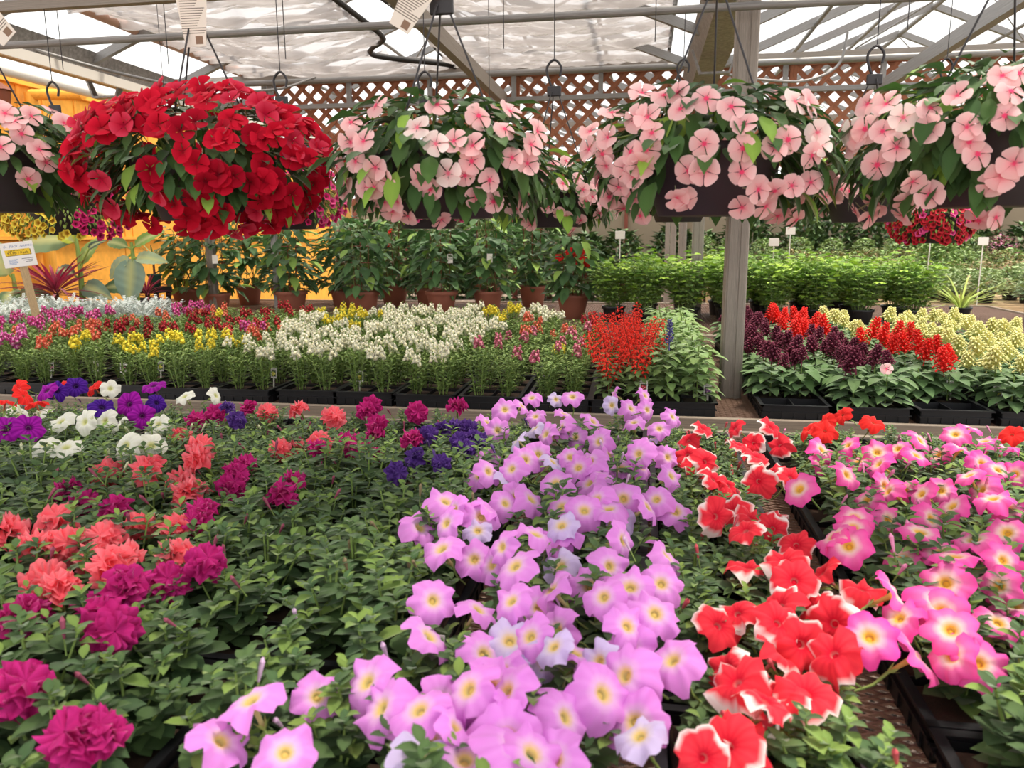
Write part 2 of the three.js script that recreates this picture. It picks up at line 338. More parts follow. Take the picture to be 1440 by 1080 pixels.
// ---------------------------------------------------------------- where single blooms stand, in metres (baskets: from the basket centre)
const BLOOMS = {
  lav: [[-0.392,0.947,-2.481],[-0.366,0.962,-2.547],[-0.288,0.953,-2.58],[-0.23,0.965,-2.572],[-0.092,0.966,-2.453],[-0.095,0.948,-2.72],[0.014,0.946,-2.72],[0.02,0.977,-2.352],[0.098,0.948,-2.391],[-0.239,0.947,-2.38],[-0.133,0.985,-2.138],[-0.317,0.959,-2.284],[-0.414,0.977,-2.288],[-0.449,0.959,-2.185],[-0.396,0.967,-2.073],[-0.305,0.943,-2.199],[-0.254,0.967,-2.042],[-0.215,0.978,-2.082],[-0.173,0.961,-2.049],[-0.318,0.972,-1.948],[-0.104,0.969,-1.981],[0.037,0.938,-2.143],[0.053,0.973,-2.13],[-0.017,0.965,-2.225],[-0.032,0.95,-2.482],[-0.387,0.937,-1.891],[-0.269,0.978,-1.755],[-0.253,0.959,-1.868],[-0.205,0.971,-1.769],[-0.164,0.979,-1.789],[-0.139,0.971,-1.731],[-0.113,0.981,-1.749],[-0.365,0.955,-1.683],[-0.34,0.975,-1.658],[-0.297,0.957,-1.667],[-0.285,0.982,-1.663],[-0.176,0.979,-1.584],[-0.078,0.94,-1.96],[-0.043,0.942,-1.832],[0.006,0.946,-1.846],[-0.001,0.983,-1.83],[0.07,0.957,-1.901],[0.072,0.966,-1.713],[-0.108,0.95,-1.684],[-0.083,0.96,-1.708],[0.02,0.954,-1.993],[-0.259,0.953,-1.554],[-0.269,0.964,-1.481],[-0.22,0.964,-1.511],[-0.102,0.98,-1.421],[-0.15,0.969,-1.465],[-0.055,0.981,-1.431],[-0.029,0.978,-1.509],[-0.08,0.985,-1.474],[0.038,0.969,-1.539],[0.077,0.943,-1.544],[0.018,0.978,-1.466],[-0.378,0.983,-1.418],[-0.351,0.98,-1.389],[-0.302,0.963,-1.402],[-0.293,0.971,-1.424],[-0.418,0.946,-1.367],[-0.351,0.977,-1.321],[-0.336,0.964,-1.231],[-0.301,0.949,-1.363],[-0.247,0.938,-1.238],[-0.227,0.978,-1.225],[-0.19,0.984,-1.137],[-0.284,0.939,-1.254],[-0.138,0.975,-1.347],[-0.134,0.956,-1.35],[-0.15,0.943,-1.333],[-0.032,0.95,-1.455],[-0.026,0.973,-1.299],[-0.178,0.979,-1.284],[-0.13,0.937,-1.253],[-0.044,0.966,-1.202],[0.052,0.937,-1.323],[0.039,0.971,-1.137],[-0.072,0.952,-1.152],[-0.008,0.979,-1.1],[-0.045,0.984,-1.052],[-0.128,0.96,-1.112],[-0.175,0.985,-1.015],[-0.233,0.95,-1.048],[-0.147,0.939,-1.088],[-0.3,0.965,-1.039],[0.029,0.937,-1.129],[-0.201,0.945,-0.937],[-0.169,0.955,-0.958],[-0.139,0.966,-0.954],[-0.12,0.943,-0.936],[-0.111,0.937,-1.031],[-0.102,0.978,-0.912],[-0.284,0.951,-0.958],[-0.01,0.983,-0.972],[0.028,0.98,-1.021],[-0.006,0.954,-0.971],[-0.076,0.958,-0.934],[-0.043,0.961,-0.917],[-0.009,0.967,-0.879],[0.05,0.965,-0.925],[-0.159,0.963,-0.867],[-0.167,0.966,-0.829],[-0.144,0.982,-0.798],[-0.324,0.96,-0.823],[-0.29,0.957,-0.78],[-0.239,0.971,-0.762],[-0.23,0.947,-0.819],[-0.181,0.95,-0.813],[-0.188,0.984,-0.792],[-0.131,0.961,-0.772],[-0.134,0.962,-0.74],[-0.087,0.936,-0.86],[-0.077,0.956,-0.798],[-0.036,0.964,-0.839],[0.004,0.936,-0.831],[0.009,0.966,-0.763],[-0.192,0.967,-0.741],[-0.227,0.938,-0.755],[-0.217,0.966,-0.686],[-0.173,0.958,-0.704],[-0.124,0.969,-0.713],[-0.08,0.953,-0.727],[-0.103,0.97,-0.71],[-0.437,0.972,-0.747],[-0.39,0.936,-0.82],[-0.462,0.938,-0.717],[-0.359,0.969,-0.671]],
  rw: [[0.173,0.973,-2.147],[0.136,0.938,-2.147],[0.274,0.948,-2.264],[0.374,0.955,-2.266],[0.266,0.941,-2.103],[0.309,0.943,-2.126],[0.298,0.941,-1.992],[0.375,0.943,-2.11],[0.169,0.955,-1.738],[0.204,0.94,-1.745],[0.138,0.944,-1.872],[0.264,0.964,-1.716],[0.322,0.926,-1.898],[0.346,0.953,-1.787],[0.151,0.962,-1.477],[0.196,0.941,-1.57],[0.269,0.936,-1.565],[0.198,0.965,-1.401],[0.228,0.937,-1.543],[0.264,0.934,-1.503],[0.287,0.947,-1.392],[0.247,0.96,-1.281],[0.194,0.93,-1.311],[0.31,0.941,-1.285],[0.358,0.942,-1.228],[0.157,0.967,-1.839],[0.123,0.947,-1.966],[0.246,0.968,-1.189],[0.122,0.933,-1.09],[0.152,0.942,-1.115],[0.213,0.958,-1.116],[0.197,0.969,-1.041],[0.227,0.948,-1.026],[0.198,0.936,-1.016],[0.278,0.931,-1.164],[0.284,0.951,-1.088],[0.124,0.935,-0.971],[0.257,0.965,-0.975],[0.153,0.967,-0.85],[0.184,0.934,-0.916],[0.213,0.939,-0.918],[0.125,0.965,-0.888],[0.103,0.957,-0.774],[0.075,0.965,-0.739],[0.127,0.942,-0.803]],
  red: [[0.636,0.941,-2.531],[0.547,0.95,-2.371],[0.501,0.975,-2.163],[0.691,0.949,-2.397],[0.478,0.952,-2.262],[1.02,0.956,-2.275],[-2.295,0.956,-2.473],[-2.159,0.955,-2.26],[-1.927,0.981,-2.136],[-2.079,0.943,-2.596],[-2.242,0.935,-2.637],[-2.067,0.982,-2.244]],
  pink: [[0.341,0.969,-1.653],[0.449,0.974,-1.962],[0.446,0.947,-1.94],[0.46,0.973,-1.762],[0.53,0.971,-2.031],[0.549,0.936,-2.003],[0.593,0.962,-2.005],[0.563,0.967,-1.88],[0.661,0.958,-2.064],[0.693,0.951,-2.027],[0.489,0.939,-1.692],[0.551,0.942,-1.792],[0.555,0.936,-1.768],[0.602,0.928,-1.807],[0.602,0.954,-1.705],[0.669,0.939,-1.785],[0.623,0.966,-1.595],[0.506,0.927,-1.605],[0.408,0.97,-1.482],[0.401,0.96,-1.459],[0.349,0.971,-1.38],[0.364,0.97,-1.342],[0.506,0.97,-1.425],[0.567,0.954,-1.55],[0.788,0.926,-2.141],[0.811,0.962,-2.072],[0.951,0.934,-2.271],[0.961,0.94,-2.187],[0.818,0.958,-1.958],[0.842,0.951,-1.926],[0.879,0.946,-1.921],[0.729,0.972,-1.796],[0.734,0.956,-1.684],[0.756,0.942,-1.79],[0.761,0.938,-1.68],[0.664,0.968,-1.455],[0.877,0.949,-2.28],[0.735,0.964,-2.136],[0.957,0.943,-2.387],[0.468,0.935,-1.384],[0.523,0.952,-1.379],[0.53,0.966,-1.327],[0.628,0.934,-1.455],[0.593,0.965,-1.413],[0.598,0.971,-1.315],[0.479,0.965,-1.223],[0.385,0.966,-1.165],[0.585,0.925,-1.326],[0.568,0.956,-1.248],[0.313,0.968,-1.022],[0.384,0.927,-1.055],[0.427,0.939,-1.043],[0.455,0.938,-1.03],[0.381,0.951,-1.118],[0.453,0.946,-1.162],[0.449,0.949,-1.18],[0.431,0.964,-1.068],[0.621,0.925,-1.341],[0.538,0.928,-1.174],[0.583,0.931,-1.228]],
  coral: [[-1.321,0.916,-1.679],[-1.358,0.913,-2.041],[-1.089,0.959,-1.697],[-1.172,0.953,-1.613],[-1.106,0.914,-1.641],[-1.0,0.935,-1.515],[-0.998,0.926,-1.334],[-0.922,0.926,-1.339],[-1.24,0.928,-1.259],[-1.156,0.942,-1.299],[-1.104,0.939,-1.18],[-1.069,0.928,-1.236],[-0.989,0.92,-1.189],[-0.925,0.926,-1.183],[-1.008,0.916,-1.093],[-1.009,0.938,-1.245],[-0.809,0.946,-1.167],[-0.977,0.929,-1.91],[-0.956,0.914,-1.967],[-1.256,0.919,-2.388],[-1.147,0.929,-2.397],[-0.885,0.94,-1.97],[-0.95,0.949,-2.231],[-1.069,0.929,-1.21],[-0.888,0.95,-1.104],[-0.931,0.941,-1.033],[-1.2,0.932,-1.892]],
  burg: [[-1.299,0.929,-1.505],[-1.096,0.935,-1.392],[-0.892,0.945,-1.388],[-0.886,0.931,-1.358],[-0.955,0.945,-1.644],[-0.992,0.933,-1.757],[-0.956,0.922,-1.621],[-0.798,0.937,-1.601],[-0.775,0.945,-1.513],[-1.442,0.914,-2.26],[-1.394,0.931,-2.295],[-1.329,0.931,-2.396],[-0.832,0.954,-1.842],[-0.728,0.957,-1.134],[-0.784,0.929,-1.185],[-0.804,0.955,-1.033],[-0.78,0.95,-0.944],[-0.937,0.923,-0.978],[-0.778,0.933,-1.097],[-1.23,0.916,-1.469],[-0.805,0.951,-1.033],[-0.746,0.943,-0.918],[-0.743,0.954,-0.75],[-0.76,0.95,-0.749],[-0.604,0.943,-0.704],[-0.624,0.947,-0.687],[-0.921,0.938,-0.943],[-0.843,0.915,-1.0],[-0.798,0.939,-2.199],[-0.796,0.91,-2.166],[-0.943,0.917,-2.556],[-0.76,0.949,-1.92],[-0.711,0.912,-1.938],[-0.754,0.915,-2.48],[-0.639,0.915,-2.591],[-0.619,0.954,-1.984],[-0.938,0.919,-2.471],[-0.849,0.911,-2.071]],
  purp: [[-0.577,0.967,-2.005],[-0.589,0.931,-2.203],[-0.525,0.967,-2.095],[-0.486,0.959,-2.107],[-0.475,0.967,-1.944],[-0.438,0.973,-1.953],[-0.428,0.954,-2.0],[-0.55,0.965,-1.779],[-0.565,0.927,-1.865],[-0.477,0.963,-1.754],[-0.569,0.951,-1.693],[-0.445,0.961,-1.899],[-0.63,0.93,-2.113],[-1.326,0.962,-2.255],[-1.188,0.972,-2.068]],
  white: [[-2.003,0.938,-2.141],[-1.901,0.951,-2.115],[-1.718,0.963,-1.994],[-1.606,0.976,-1.956],[-1.644,0.947,-2.088],[-1.561,0.944,-2.036],[-1.448,0.947,-2.069],[-1.338,0.966,-1.77],[-1.461,0.973,-1.702],[-1.587,0.955,-1.773],[-1.302,0.953,-1.821],[-1.587,0.955,-2.427],[-1.496,0.953,-2.472],[-1.952,0.956,-2.523],[-1.377,0.939,-1.94]],
  viol: [[-1.822,0.96,-1.903],[-1.693,0.984,-1.841],[-1.623,0.956,-2.317],[-1.651,0.972,-2.216],[-1.583,0.943,-2.181],[-1.713,0.97,-2.166],[-1.761,0.973,-2.509],[-2.103,0.969,-2.391],[-2.096,0.961,-2.524],[-2.105,0.959,-2.439]],
  b1: [[0.166,0.079,0.124],[0.203,0.036,0.127],[0.224,0.005,0.107],[0.227,-0.021,0.094],[0.196,-0.057,0.115],[0.236,-0.046,0.025],[0.221,-0.067,-0.013],[0.215,0.07,-0.042],[0.248,-0.002,0.027],[0.181,0.005,0.165],[0.192,0.079,0.081],[0.185,0.064,0.123],[0.216,0.073,0.012],[0.205,0.065,-0.085],[0.236,0.034,-0.057],[0.247,-0.013,-0.027],[0.175,-0.082,-0.136],[0.205,-0.05,-0.109],[0.236,-0.045,-0.029],[0.152,0.089,0.121]],
  b3: [[-0.091,0.087,0.166],[0.038,0.08,0.193],[0.115,0.058,0.187],[0.161,0.036,0.17],[0.01,0.034,0.233],[-0.099,0.015,0.218],[-0.141,0.057,0.17],[0.045,0.005,0.236],[0.077,0.01,0.227],[0.109,0.002,0.215],[0.174,-0.016,0.167],[0.205,0.011,0.131],[0.212,0.039,0.1],[0.163,0.074,0.127],[-0.077,-0.033,0.221],[0.008,-0.054,0.222],[0.132,-0.057,0.177],[0.103,-0.086,0.16],[0.062,-0.046,0.218],[0.106,-0.025,0.212],[0.023,-0.074,0.202],[-0.135,-0.091,0.127],[-0.083,-0.093,0.16],[-0.049,-0.119,0.116],[-0.078,-0.11,0.128],[-0.121,-0.02,0.206],[-0.16,-0.051,0.159],[0.016,-0.127,0.102],[0.129,-0.094,0.126],[0.198,-0.024,0.135],[0.177,-0.087,0.072],[0.16,-0.104,0.03],[-0.131,0.016,0.201],[-0.187,-0.065,0.108],[0.091,-0.05,0.206],[-0.091,-0.067,0.191],[-0.056,-0.06,0.21],[-0.179,-0.023,0.159],[-0.108,-0.066,0.183],[-0.051,-0.094,0.171]],
  b4: [[-0.194,0.07,0.096],[-0.137,0.1,0.114],[-0.098,0.087,0.166],[-0.074,0.089,0.176],[-0.07,0.055,0.212],[-0.239,0.045,0.032],[-0.198,0.019,0.143],[-0.238,0.006,0.072],[-0.125,0.046,0.194],[-0.118,0.017,0.21],[-0.148,0.047,0.177],[-0.155,-0.012,0.187],[-0.127,-0.011,0.206],[-0.209,-0.009,0.13],[-0.2,-0.032,0.135],[-0.163,-0.04,0.17],[-0.135,-0.034,0.194],[-0.148,-0.053,0.173],[-0.177,-0.07,0.123],[-0.15,-0.092,0.116],[-0.171,-0.106,0.003],[-0.136,-0.121,0.018],[-0.069,-0.094,0.17],[-0.198,-0.084,0.046],[-0.026,0.072,0.207],[0.015,0.055,0.222],[0.037,0.023,0.234],[-0.029,-0.007,0.238],[0.036,-0.016,0.236],[0.128,0.067,0.174],[0.153,0.065,0.157],[0.113,-0.001,0.214],[0.091,-0.014,0.222],[-0.026,-0.051,0.223],[0.038,-0.054,0.22],[-0.052,-0.05,0.22],[0.168,0.014,0.176],[0.175,-0.006,0.172],[0.16,-0.025,0.18],[0.072,-0.082,0.185],[0.103,-0.084,0.169],[0.133,-0.075,0.16],[0.17,-0.068,0.135],[0.17,-0.104,0.035],[0.135,-0.124,0.011],[0.17,-0.133,0.021],[0.05,-0.111,0.146],[-0.054,-0.1,0.165],[0.094,-0.109,0.13]],
  b5: [[-0.206,0.022,0.151],[-0.139,0.047,0.193],[-0.173,0.032,0.177],[-0.174,-0.002,0.184],[-0.08,0.009,0.229],[-0.071,0.047,0.22],[-0.078,0.074,0.199],[-0.056,0.076,0.203],[-0.127,-0.004,0.212],[-0.121,-0.027,0.211],[-0.106,-0.046,0.209],[-0.21,-0.026,0.146],[-0.23,0.003,0.126],[-0.26,-0.015,0.06],[-0.262,0.013,0.053],[-0.25,0.012,0.09],[-0.257,-0.0,0.074],[-0.228,-0.051,0.102],[-0.176,-0.082,0.131],[-0.145,-0.104,0.123],[-0.166,-0.113,0.07],[-0.182,-0.112,-0.049],[-0.22,-0.126,-0.052],[-0.194,-0.135,-0.048],[-0.062,-0.079,0.199],[-0.053,-0.062,0.215],[-0.069,-0.091,0.184],[-0.267,0.014,-0.043],[-0.241,0.059,0.059],[-0.223,0.05,0.111],[-0.135,-0.136,-0.04],[-0.019,-0.144,0.085],[-0.038,-0.148,0.063],[-0.272,-0.07,-0.057],[-0.265,-0.093,-0.057],[-0.279,-0.033,-0.054]],
  b6: [[0.057,0.017,0.231],[0.122,-0.002,0.206],[0.167,0.015,0.17],[0.182,-0.046,0.135],[0.064,-0.09,0.173],[0.005,-0.055,0.221],[0.02,0.086,0.189],[0.062,0.095,0.166],[0.129,-0.04,0.19],[-0.011,0.045,0.227],[0.22,-0.017,0.091],[0.173,-0.077,0.102],[0.076,-0.132,0.027],[-0.065,-0.112,0.13],[-0.114,-0.06,0.184],[0.152,-0.024,0.181],[0.042,-0.078,0.195],[0.204,-0.052,0.088],[0.106,0.037,0.206],[-0.094,-0.092,0.155],[0.226,-0.074,-0.015],[0.109,-0.101,0.126]],
};
const TAGS = [
  ['purple', -0.290, 0.880, -1.000, -0.16, 'in the leafy petunia tray'],
  ['red', 0.159, 0.900, -0.876, 0.08, 'under the red and white petunias'],
  ['pink', -2.948, 0.850, -3.392, -0.08, 'in the pink snapdragon tray'],
  ['red', -2.719, 0.850, -3.424, -0.08, 'in the coral snapdragon tray'],
  ['pink', -2.550, 0.850, -3.406, 0.24, 'between coral and yellow snapdragons'],
  ['yellow', -2.390, 0.850, -3.470, -0.08, 'in the yellow snapdragon tray'],
  ['yellow', -1.726, 0.850, -3.362, -0.24, 'in the first white snapdragon tray'],
  ['yellow', -1.284, 0.850, -3.331, -0.08, 'in the next white snapdragon tray'],
  ['red', 0.011, 0.850, -3.264, -0.08, 'in the scarlet sage tray'],
  ['purple', 0.284, 0.830, -3.341, -0.16, 'in the blue salvia tray'],
  ['red', 1.310, 0.840, -3.501, -0.24, 'in the red salvia tray'],
  ['yellow', 1.454, 0.840, -3.402, 0.00, 'in the pale yellow salvia tray'],
];
// ---------------------------------------------------------------- flowers (local +y is the way a bloom faces)
const GREEN = { petunia: lin('#516d3b'), petuniaDark: lin('#466338'), young: lin('#7d9a47'), snap: lin('#7f9a4f'), vinca: lin('#4d7032'), stem: lin('#86a052'), calyx: lin('#9aa85a'), tube: lin('#cfc98a') };
const mixc = (a, b, t) => new THREE.Color().lerpColors(a, b, Math.max(0, Math.min(1, t)));
// Trumpet bloom: throat, five ruffled lobes, tube, calyx and a short stalk. paint(t, lobe, theta) gives the colour of the limb.
function trumpet(R, paint, tubeColor, { ruffle = 0.18, flop = 0.5, n = 30, stalk = 0.05 } = {}) {
  const m = new Mesher(), ph = rr(0, 6.28), ph2 = rr(0, 6.28), lean = rr(0, 6.28), rows = [];
  const rings = [[-0.95, 0.06], [-0.5, 0.075], [-0.14, 0.11], [0, 0.16], [0.1, 0.36], [0.14, 0.6], [0.1, 0.83], [0, 1]];
  rings.forEach(([h, rad], k) => {
    const t = (rad - 0.16) / 0.84, row = [];
    for (let i = 0; i < n; i++) {
      const th = (i / n) * 2 * Math.PI, lobe = Math.abs(Math.cos(2.5 * th)), outer = Math.max(0, t);
      const r = R * rad * (1 - outer * 0.17 * Math.pow(1 - lobe, 1.6) + outer * 0.05 * Math.sin(7 * th + ph));
      const y = R * (h + outer * outer * (ruffle * Math.sin(5 * th + ph) * 0.7 + ruffle * 0.6 * Math.sin(9 * th + ph2) - flop * 0.5 * Math.max(0, Math.cos(th - lean)) - 0.05));
      const c = k < 3 ? tubeColor : paint(Math.max(0, t), lobe, th);
      row.push(m.v(V(Math.cos(th) * r, y, Math.sin(th) * r), c));
    }
    if (rows.length) { const p = rows[rows.length - 1]; for (let i = 0; i < n; i++) m.q(p[i], row[i], row[(i + 1) % n], p[(i + 1) % n]); }
    rows.push(row);
  });
  { const c = m.v(V(0, -R * 0.08, 0), paint(0, 1, 0)), r2 = rows[2].map((i) => m.v(V(m.p[3 * i], m.p[3 * i + 1], m.p[3 * i + 2]), paint(0, 1, 0))); for (let i = 0; i < n; i++) m.t(c, r2[(i + 1) % n], r2[i]); }
  const st = new Mesher();
  for (let s = 0; s < 5; s++) { const a = (s / 5) * 6.283; leafInto(st, frame(V(0, -R * 1.05, 0), V(Math.cos(a) * 0.5, 0.8, Math.sin(a) * 0.5)), R * 0.45, R * 0.12, GREEN.calyx, { droop: -0.1 }); }
  stemInto(st, [V(0, -R * 1.0, 0), V(0.004, -R - stalk * 0.5, 0.002), V(0, -R - stalk, 0.006)], 0.0022, 0.0018, GREEN.stem);
  const g = m.build(); g.userData.stalk = st.build(); return g;
}
// Ruffled double bloom: crumpled whorls one inside the other.
function rosette(R, colors, layers = 4, n = 32) {
  const m = new Mesher();
  for (let k = 0; k < layers; k++) {
    const f = 1 - k / (layers + 0.6), Rk = R * (0.42 + 0.58 * f), lift = R * 0.62 * (1 - f), p1 = rr(0, 6.3), p2 = rr(0, 6.3), p3 = rr(0, 6.3); let prev = null;
    for (const t of [0.06, 0.4, 0.72, 1]) {
      const row = [];
      for (let i = 0; i < n; i++) {
        const th = (i / n) * 6.2832, wav = Math.sin(5 * th + p1) * 0.5 + Math.sin(8 * th + p2) * 0.5 + Math.sin(11 * th + p3) * 0.4;
        const r = Rk * t * (1 + 0.14 * t * Math.sin(7 * th + p2)), y = lift + R * (0.3 * t * (1 - f) + t * t * (0.34 * wav - 0.22 * f));
        row.push(m.v(V(Math.cos(th) * r, y, Math.sin(th) * r), jitter(mixc(colors[0], colors[1], 0.5 + 0.5 * wav * t), 0.08)));
      }
      if (prev) for (let i = 0; i < n; i++) m.q(prev[i], row[i], row[(i + 1) % n], prev[(i + 1) % n]);
      prev = row;
    }
  }
  stemInto(m, [V(0, 0.002, 0), V(0.003, -0.03, 0), V(0, -0.07, 0.004)], 0.004, 0.002, GREEN.stem);
  return m.build();
}
// Flat five-petalled periwinkle with an eye.
function pinwheel(R, petal, edge, eye, cup = 0.1) {
  const m = new Mesher(), white = lin('#ffe9e6');
  for (let p = 0; p < 5; p++) {
    const a0 = (p / 5) * 6.2832 + rr(-0.06, 0.06), tilt = rr(-0.1, 0.16) + cup, tw = rr(0.1, 0.22), wv = rr(-0.2, 0.12), rows = [], tone = 1 + rr(-0.05, 0.05);
    for (const [t, w] of [[0.05, 0.05], [0.25, 0.14], [0.5, 0.35], [0.75, 0.51], [0.92, 0.46], [1, 0.26]]) {
      const row = [];
      for (const s of [-1, 0, 1]) {
        const x = R * t * (s ? 1 - 0.03 * Math.abs(s) : 1), y = R * (tilt * t + tw * s * w - 0.14 * t * t * t + wv * t * t), z = R * s * w, c = t < 0.1 ? eye : t < 0.3 ? mixc(eye, petal, 0.7) : mixc(petal, edge, (t - 0.3) / 0.7);
        row.push(m.v(V(x * Math.cos(a0) - z * Math.sin(a0), y, x * Math.sin(a0) + z * Math.cos(a0)), new THREE.Color(c.r * tone, c.g * tone, c.b * tone)));
      }
      if (rows.length) { const q = rows[rows.length - 1]; m.q(q[0], q[1], row[1], row[0]); m.q(q[1], q[2], row[2], row[1]); }
      rows.push(row);
    }
  }
  for (let i = 0; i < 5; i++) { const a = (i / 5) * 6.2832; leafInto(m, frame(V(0, R * 0.01, 0), V(Math.cos(a), 0.12, Math.sin(a))), R * 0.2, R * 0.12, eye, { fold: 0, droop: 0 }); }
  stemInto(m, [V(0, 0, 0), V(0, -R * 0.9, 0), V(0.002, -R * 1.6, 0)], R * 0.06, R * 0.05, mixc(GREEN.stem, white, 0.3));
  return m.build();
}
const variants = (n, f) => Array.from({ length: n }, f);
const vein = (th) => Math.pow(Math.max(0, Math.cos(15 * th)), 3);
const LAV = lin('#f09df2'), LAVLIGHT = lin('#f3bcf4'), LAVDEEP = lin('#e27be0'), CREAM = lin('#f3e6b4'), YEL = lin('#efd27c');
const PINKHOT = lin('#ff4fb4'), PINKMID = lin('#ff86c4'), PINKPALE = lin('#ffe2d8'), GOLD = lin('#f7c146');
const REDP = lin('#f8404e'), REDDEEP = lin('#d81a36'), WHITEP = lin('#fff1ee');
const BLOOM = {
  lav: [...variants(6, () => { const d = rr(0, 0.6); return trumpet(0.04, (t, l, th) => t < 0.06 ? YEL : t < 0.25 ? mixc(CREAM, LAVLIGHT, 0.92) : mixc(mixc(LAVLIGHT, LAV, (t - 0.1) * 1.9 + d * 0.5), LAVDEEP, 0.35 * vein(th) * t), GREEN.tube, { ruffle: rr(0.14, 0.3), flop: rr(0.2, 1.3) }); }),
    trumpet(0.036, (t) => t < 0.06 ? YEL : mixc(CREAM, lin('#ddccf6'), t * 3), GREEN.tube, { ruffle: 0.26, flop: 0.9 })],
  pink: variants(6, () => { const d = rr(-0.1, 0.25); return trumpet(0.04, (t, l, th) => t < 0.06 ? GOLD : t < 0.4 ? mixc(mixc(GOLD, PINKPALE, t * 5), PINKMID, (t - 0.15) * 2 + d) : mixc(PINKMID, PINKHOT, (t - 0.4) * 1.5 + d), lin('#d9b86a'), { ruffle: rr(0.14, 0.28), flop: rr(0.2, 1.3) }); }),
  rw: variants(6, () => { const w = rr(0.02, 0.14), a = rr(0, 6.28); return trumpet(0.04, (t, l, th) => t < 0.08 ? REDDEEP : t > 1.16 - (w * 1.3 + 0.05) * (1.2 + Math.cos(th - a) + 0.6 * Math.sin(3 * th + a)) ? WHITEP : mixc(REDP, REDDEEP, 0.4 * vein(th) + (t < 0.3 ? 0.3 : 0)), lin('#d98a86'), { ruffle: rr(0.16, 0.32), flop: rr(0.2, 1.2) }); }),
  red: variants(3, () => trumpet(0.04, (t, l, th) => mixc(lin('#ff3b37'), lin('#c9101c'), 0.4 * vein(th)), lin('#c47a5c'), { ruffle: 0.2, flop: 0.7 })),
  white: variants(4, () => trumpet(0.043, (t, l, th) => t < 0.07 ? lin('#dfe09a') : mixc(lin('#f6f6ee'), lin('#eef0e2'), vein(th)), lin('#cfd6a0'), { ruffle: rr(0.12, 0.22), flop: rr(0.2, 0.8) })),
  viol: [...variants(2, () => trumpet(0.043, (t, l, th) => t < 0.1 ? lin('#5a0a5c') : mixc(lin('#b224b4'), lin('#8a1290'), vein(th)), lin('#8a5a86'), { ruffle: 0.14, flop: 0.3 })), ...variants(2, () => trumpet(0.041, (t, l, th) => t < 0.1 ? lin('#2a0a48') : mixc(lin('#5b2aa0'), lin('#3d1680'), vein(th)), lin('#5d4a86'), { ruffle: 0.16, flop: 0.5 }))],
  coral: variants(5, () => rosette(0.033, [lin('#fb5468'), lin('#ff959e')], 5)),
  burg: variants(5, () => rosette(0.032, [lin('#a80e5e'), lin('#de3c98')], 5)),
  purp: variants(4, () => rosette(0.03, [lin('#3f2070'), lin('#7650a8')], 5)),
  vinca: variants(6, () => pinwheel(0.0248, lin('#ffbec3'), lin('#ffd6d7'), lin('#ee4f7c'), rr(-0.05, 0.35))),
  vincaWhite: variants(2, () => pinwheel(0.025, lin('#ffdedd'), lin('#fff0ec'), lin('#f07a94'), 0.2)),
  vincaRed: [...variants(4, () => pinwheel(0.0255, lin('#c00c2a'), lin('#d81c3a'), lin('#8c081e'), rr(-0.1, 0.55))), ...variants(2, () => pinwheel(0.0245, lin('#a00822'), lin('#b81230'), lin('#70061a'), 0.5)), pinwheel(0.024, lin('#c81c3c'), lin('#dc4460'), lin('#b01038'), 0.6)],
};
// buds and narrow side parts
const budGeo = (c) => { const m = new Mesher(); stemInto(m, [V(0, -0.03, 0), V(0, -0.008, 0)], 0.0014, 0.0016, GREEN.stem, 4); stemInto(m, [V(0, -0.008, 0), V(0, 0.004, 0), V(0, 0.016, 0)], 0.0018, 0.004, c, 5); stemInto(m, [V(0, 0.016, 0), V(0, 0.022, 0)], 0.004, 0.001, c, 5); return m.build(); };

// ---------------------------------------------------------------- foliage
// Leaves of a bushy petunia: stems rise and lean out, leaves along them, a tuft at each tip.
function petuniaLeaves(h, spread, nStem, perStem) {
  const leaves = [], stems = [];
  for (let s = 0; s < nStem; s++) {
    const az = (s / nStem) * 6.283 + rr(-0.4, 0.4), lean = s < 2 ? rr(0, 0.25) : rr(0.35, 1), H = h * rr(0.75, 1.1) * (1 - lean * 0.25), R = spread * lean, pts = [];
    for (let k = 0; k <= 4; k++) { const t = k / 4; pts.push(V(Math.cos(az) * R * Math.pow(t, 0.8), H * t * (1.15 - 0.15 * t), Math.sin(az) * R * Math.pow(t, 0.8))); }
    stems.push(pts);
    const curve = new THREE.CatmullRomCurve3(pts);
    for (let k = 0; k < perStem; k++) {
      const t = 0.12 + 0.8 * (k / perStem), p = curve.getPoint(t), a = az + k * 2.4 + rr(-0.5, 0.5);
      leaves.push({ p, d: V(Math.cos(a), rr(-0.1, 0.55), Math.sin(a)), L: rr(0.034, 0.056) * (1.1 - 0.3 * t), w: rr(0.64, 0.84), young: rnd() < 0.07 });
    }
    const tip = curve.getPoint(1);
    for (let k = 0; k < 7; k++) { const a = k * 2.4 + rr(0, 1); leaves.push({ p: tip.clone().add(V(0, -0.004 * k + 0.01, 0)), d: V(Math.cos(a), 0.9 - 0.11 * k, Math.sin(a)), L: rr(0.016, 0.024) + 0.002 * k, w: 0.6, young: rnd() < 0.3 }); }
  }
  return { leaves, stems };
}
const unitLeaf = (c, o) => variants(4, () => { const m = new Mesher(); leafInto(m, new THREE.Matrix4(), 1, 1, jitter(c, 0.16), { fold: rr(0.1, 0.35), droop: rr(0.1, 0.4), wide: 0.45, ...o }); return m.build(); });
const UNIT = { petunia: [...unitLeaf(GREEN.petunia), ...unitLeaf(GREEN.petuniaDark)], young: unitLeaf(GREEN.young), vinca: [...unitLeaf(lin('#44682d'), { wide: 0.48, wave: 0.05 }), ...unitLeaf(lin('#385a28'), { wide: 0.48 }), ...unitLeaf(lin('#86ac41'), { wide: 0.5 })], mand: [...unitLeaf(lin('#3f6233'), { wide: 0.38, wave: 0.08 }), ...unitLeaf(lin('#4e7440'), { wide: 0.38, wave: 0.1 }), ...unitLeaf(lin('#86a84e'), { wide: 0.4 })] };
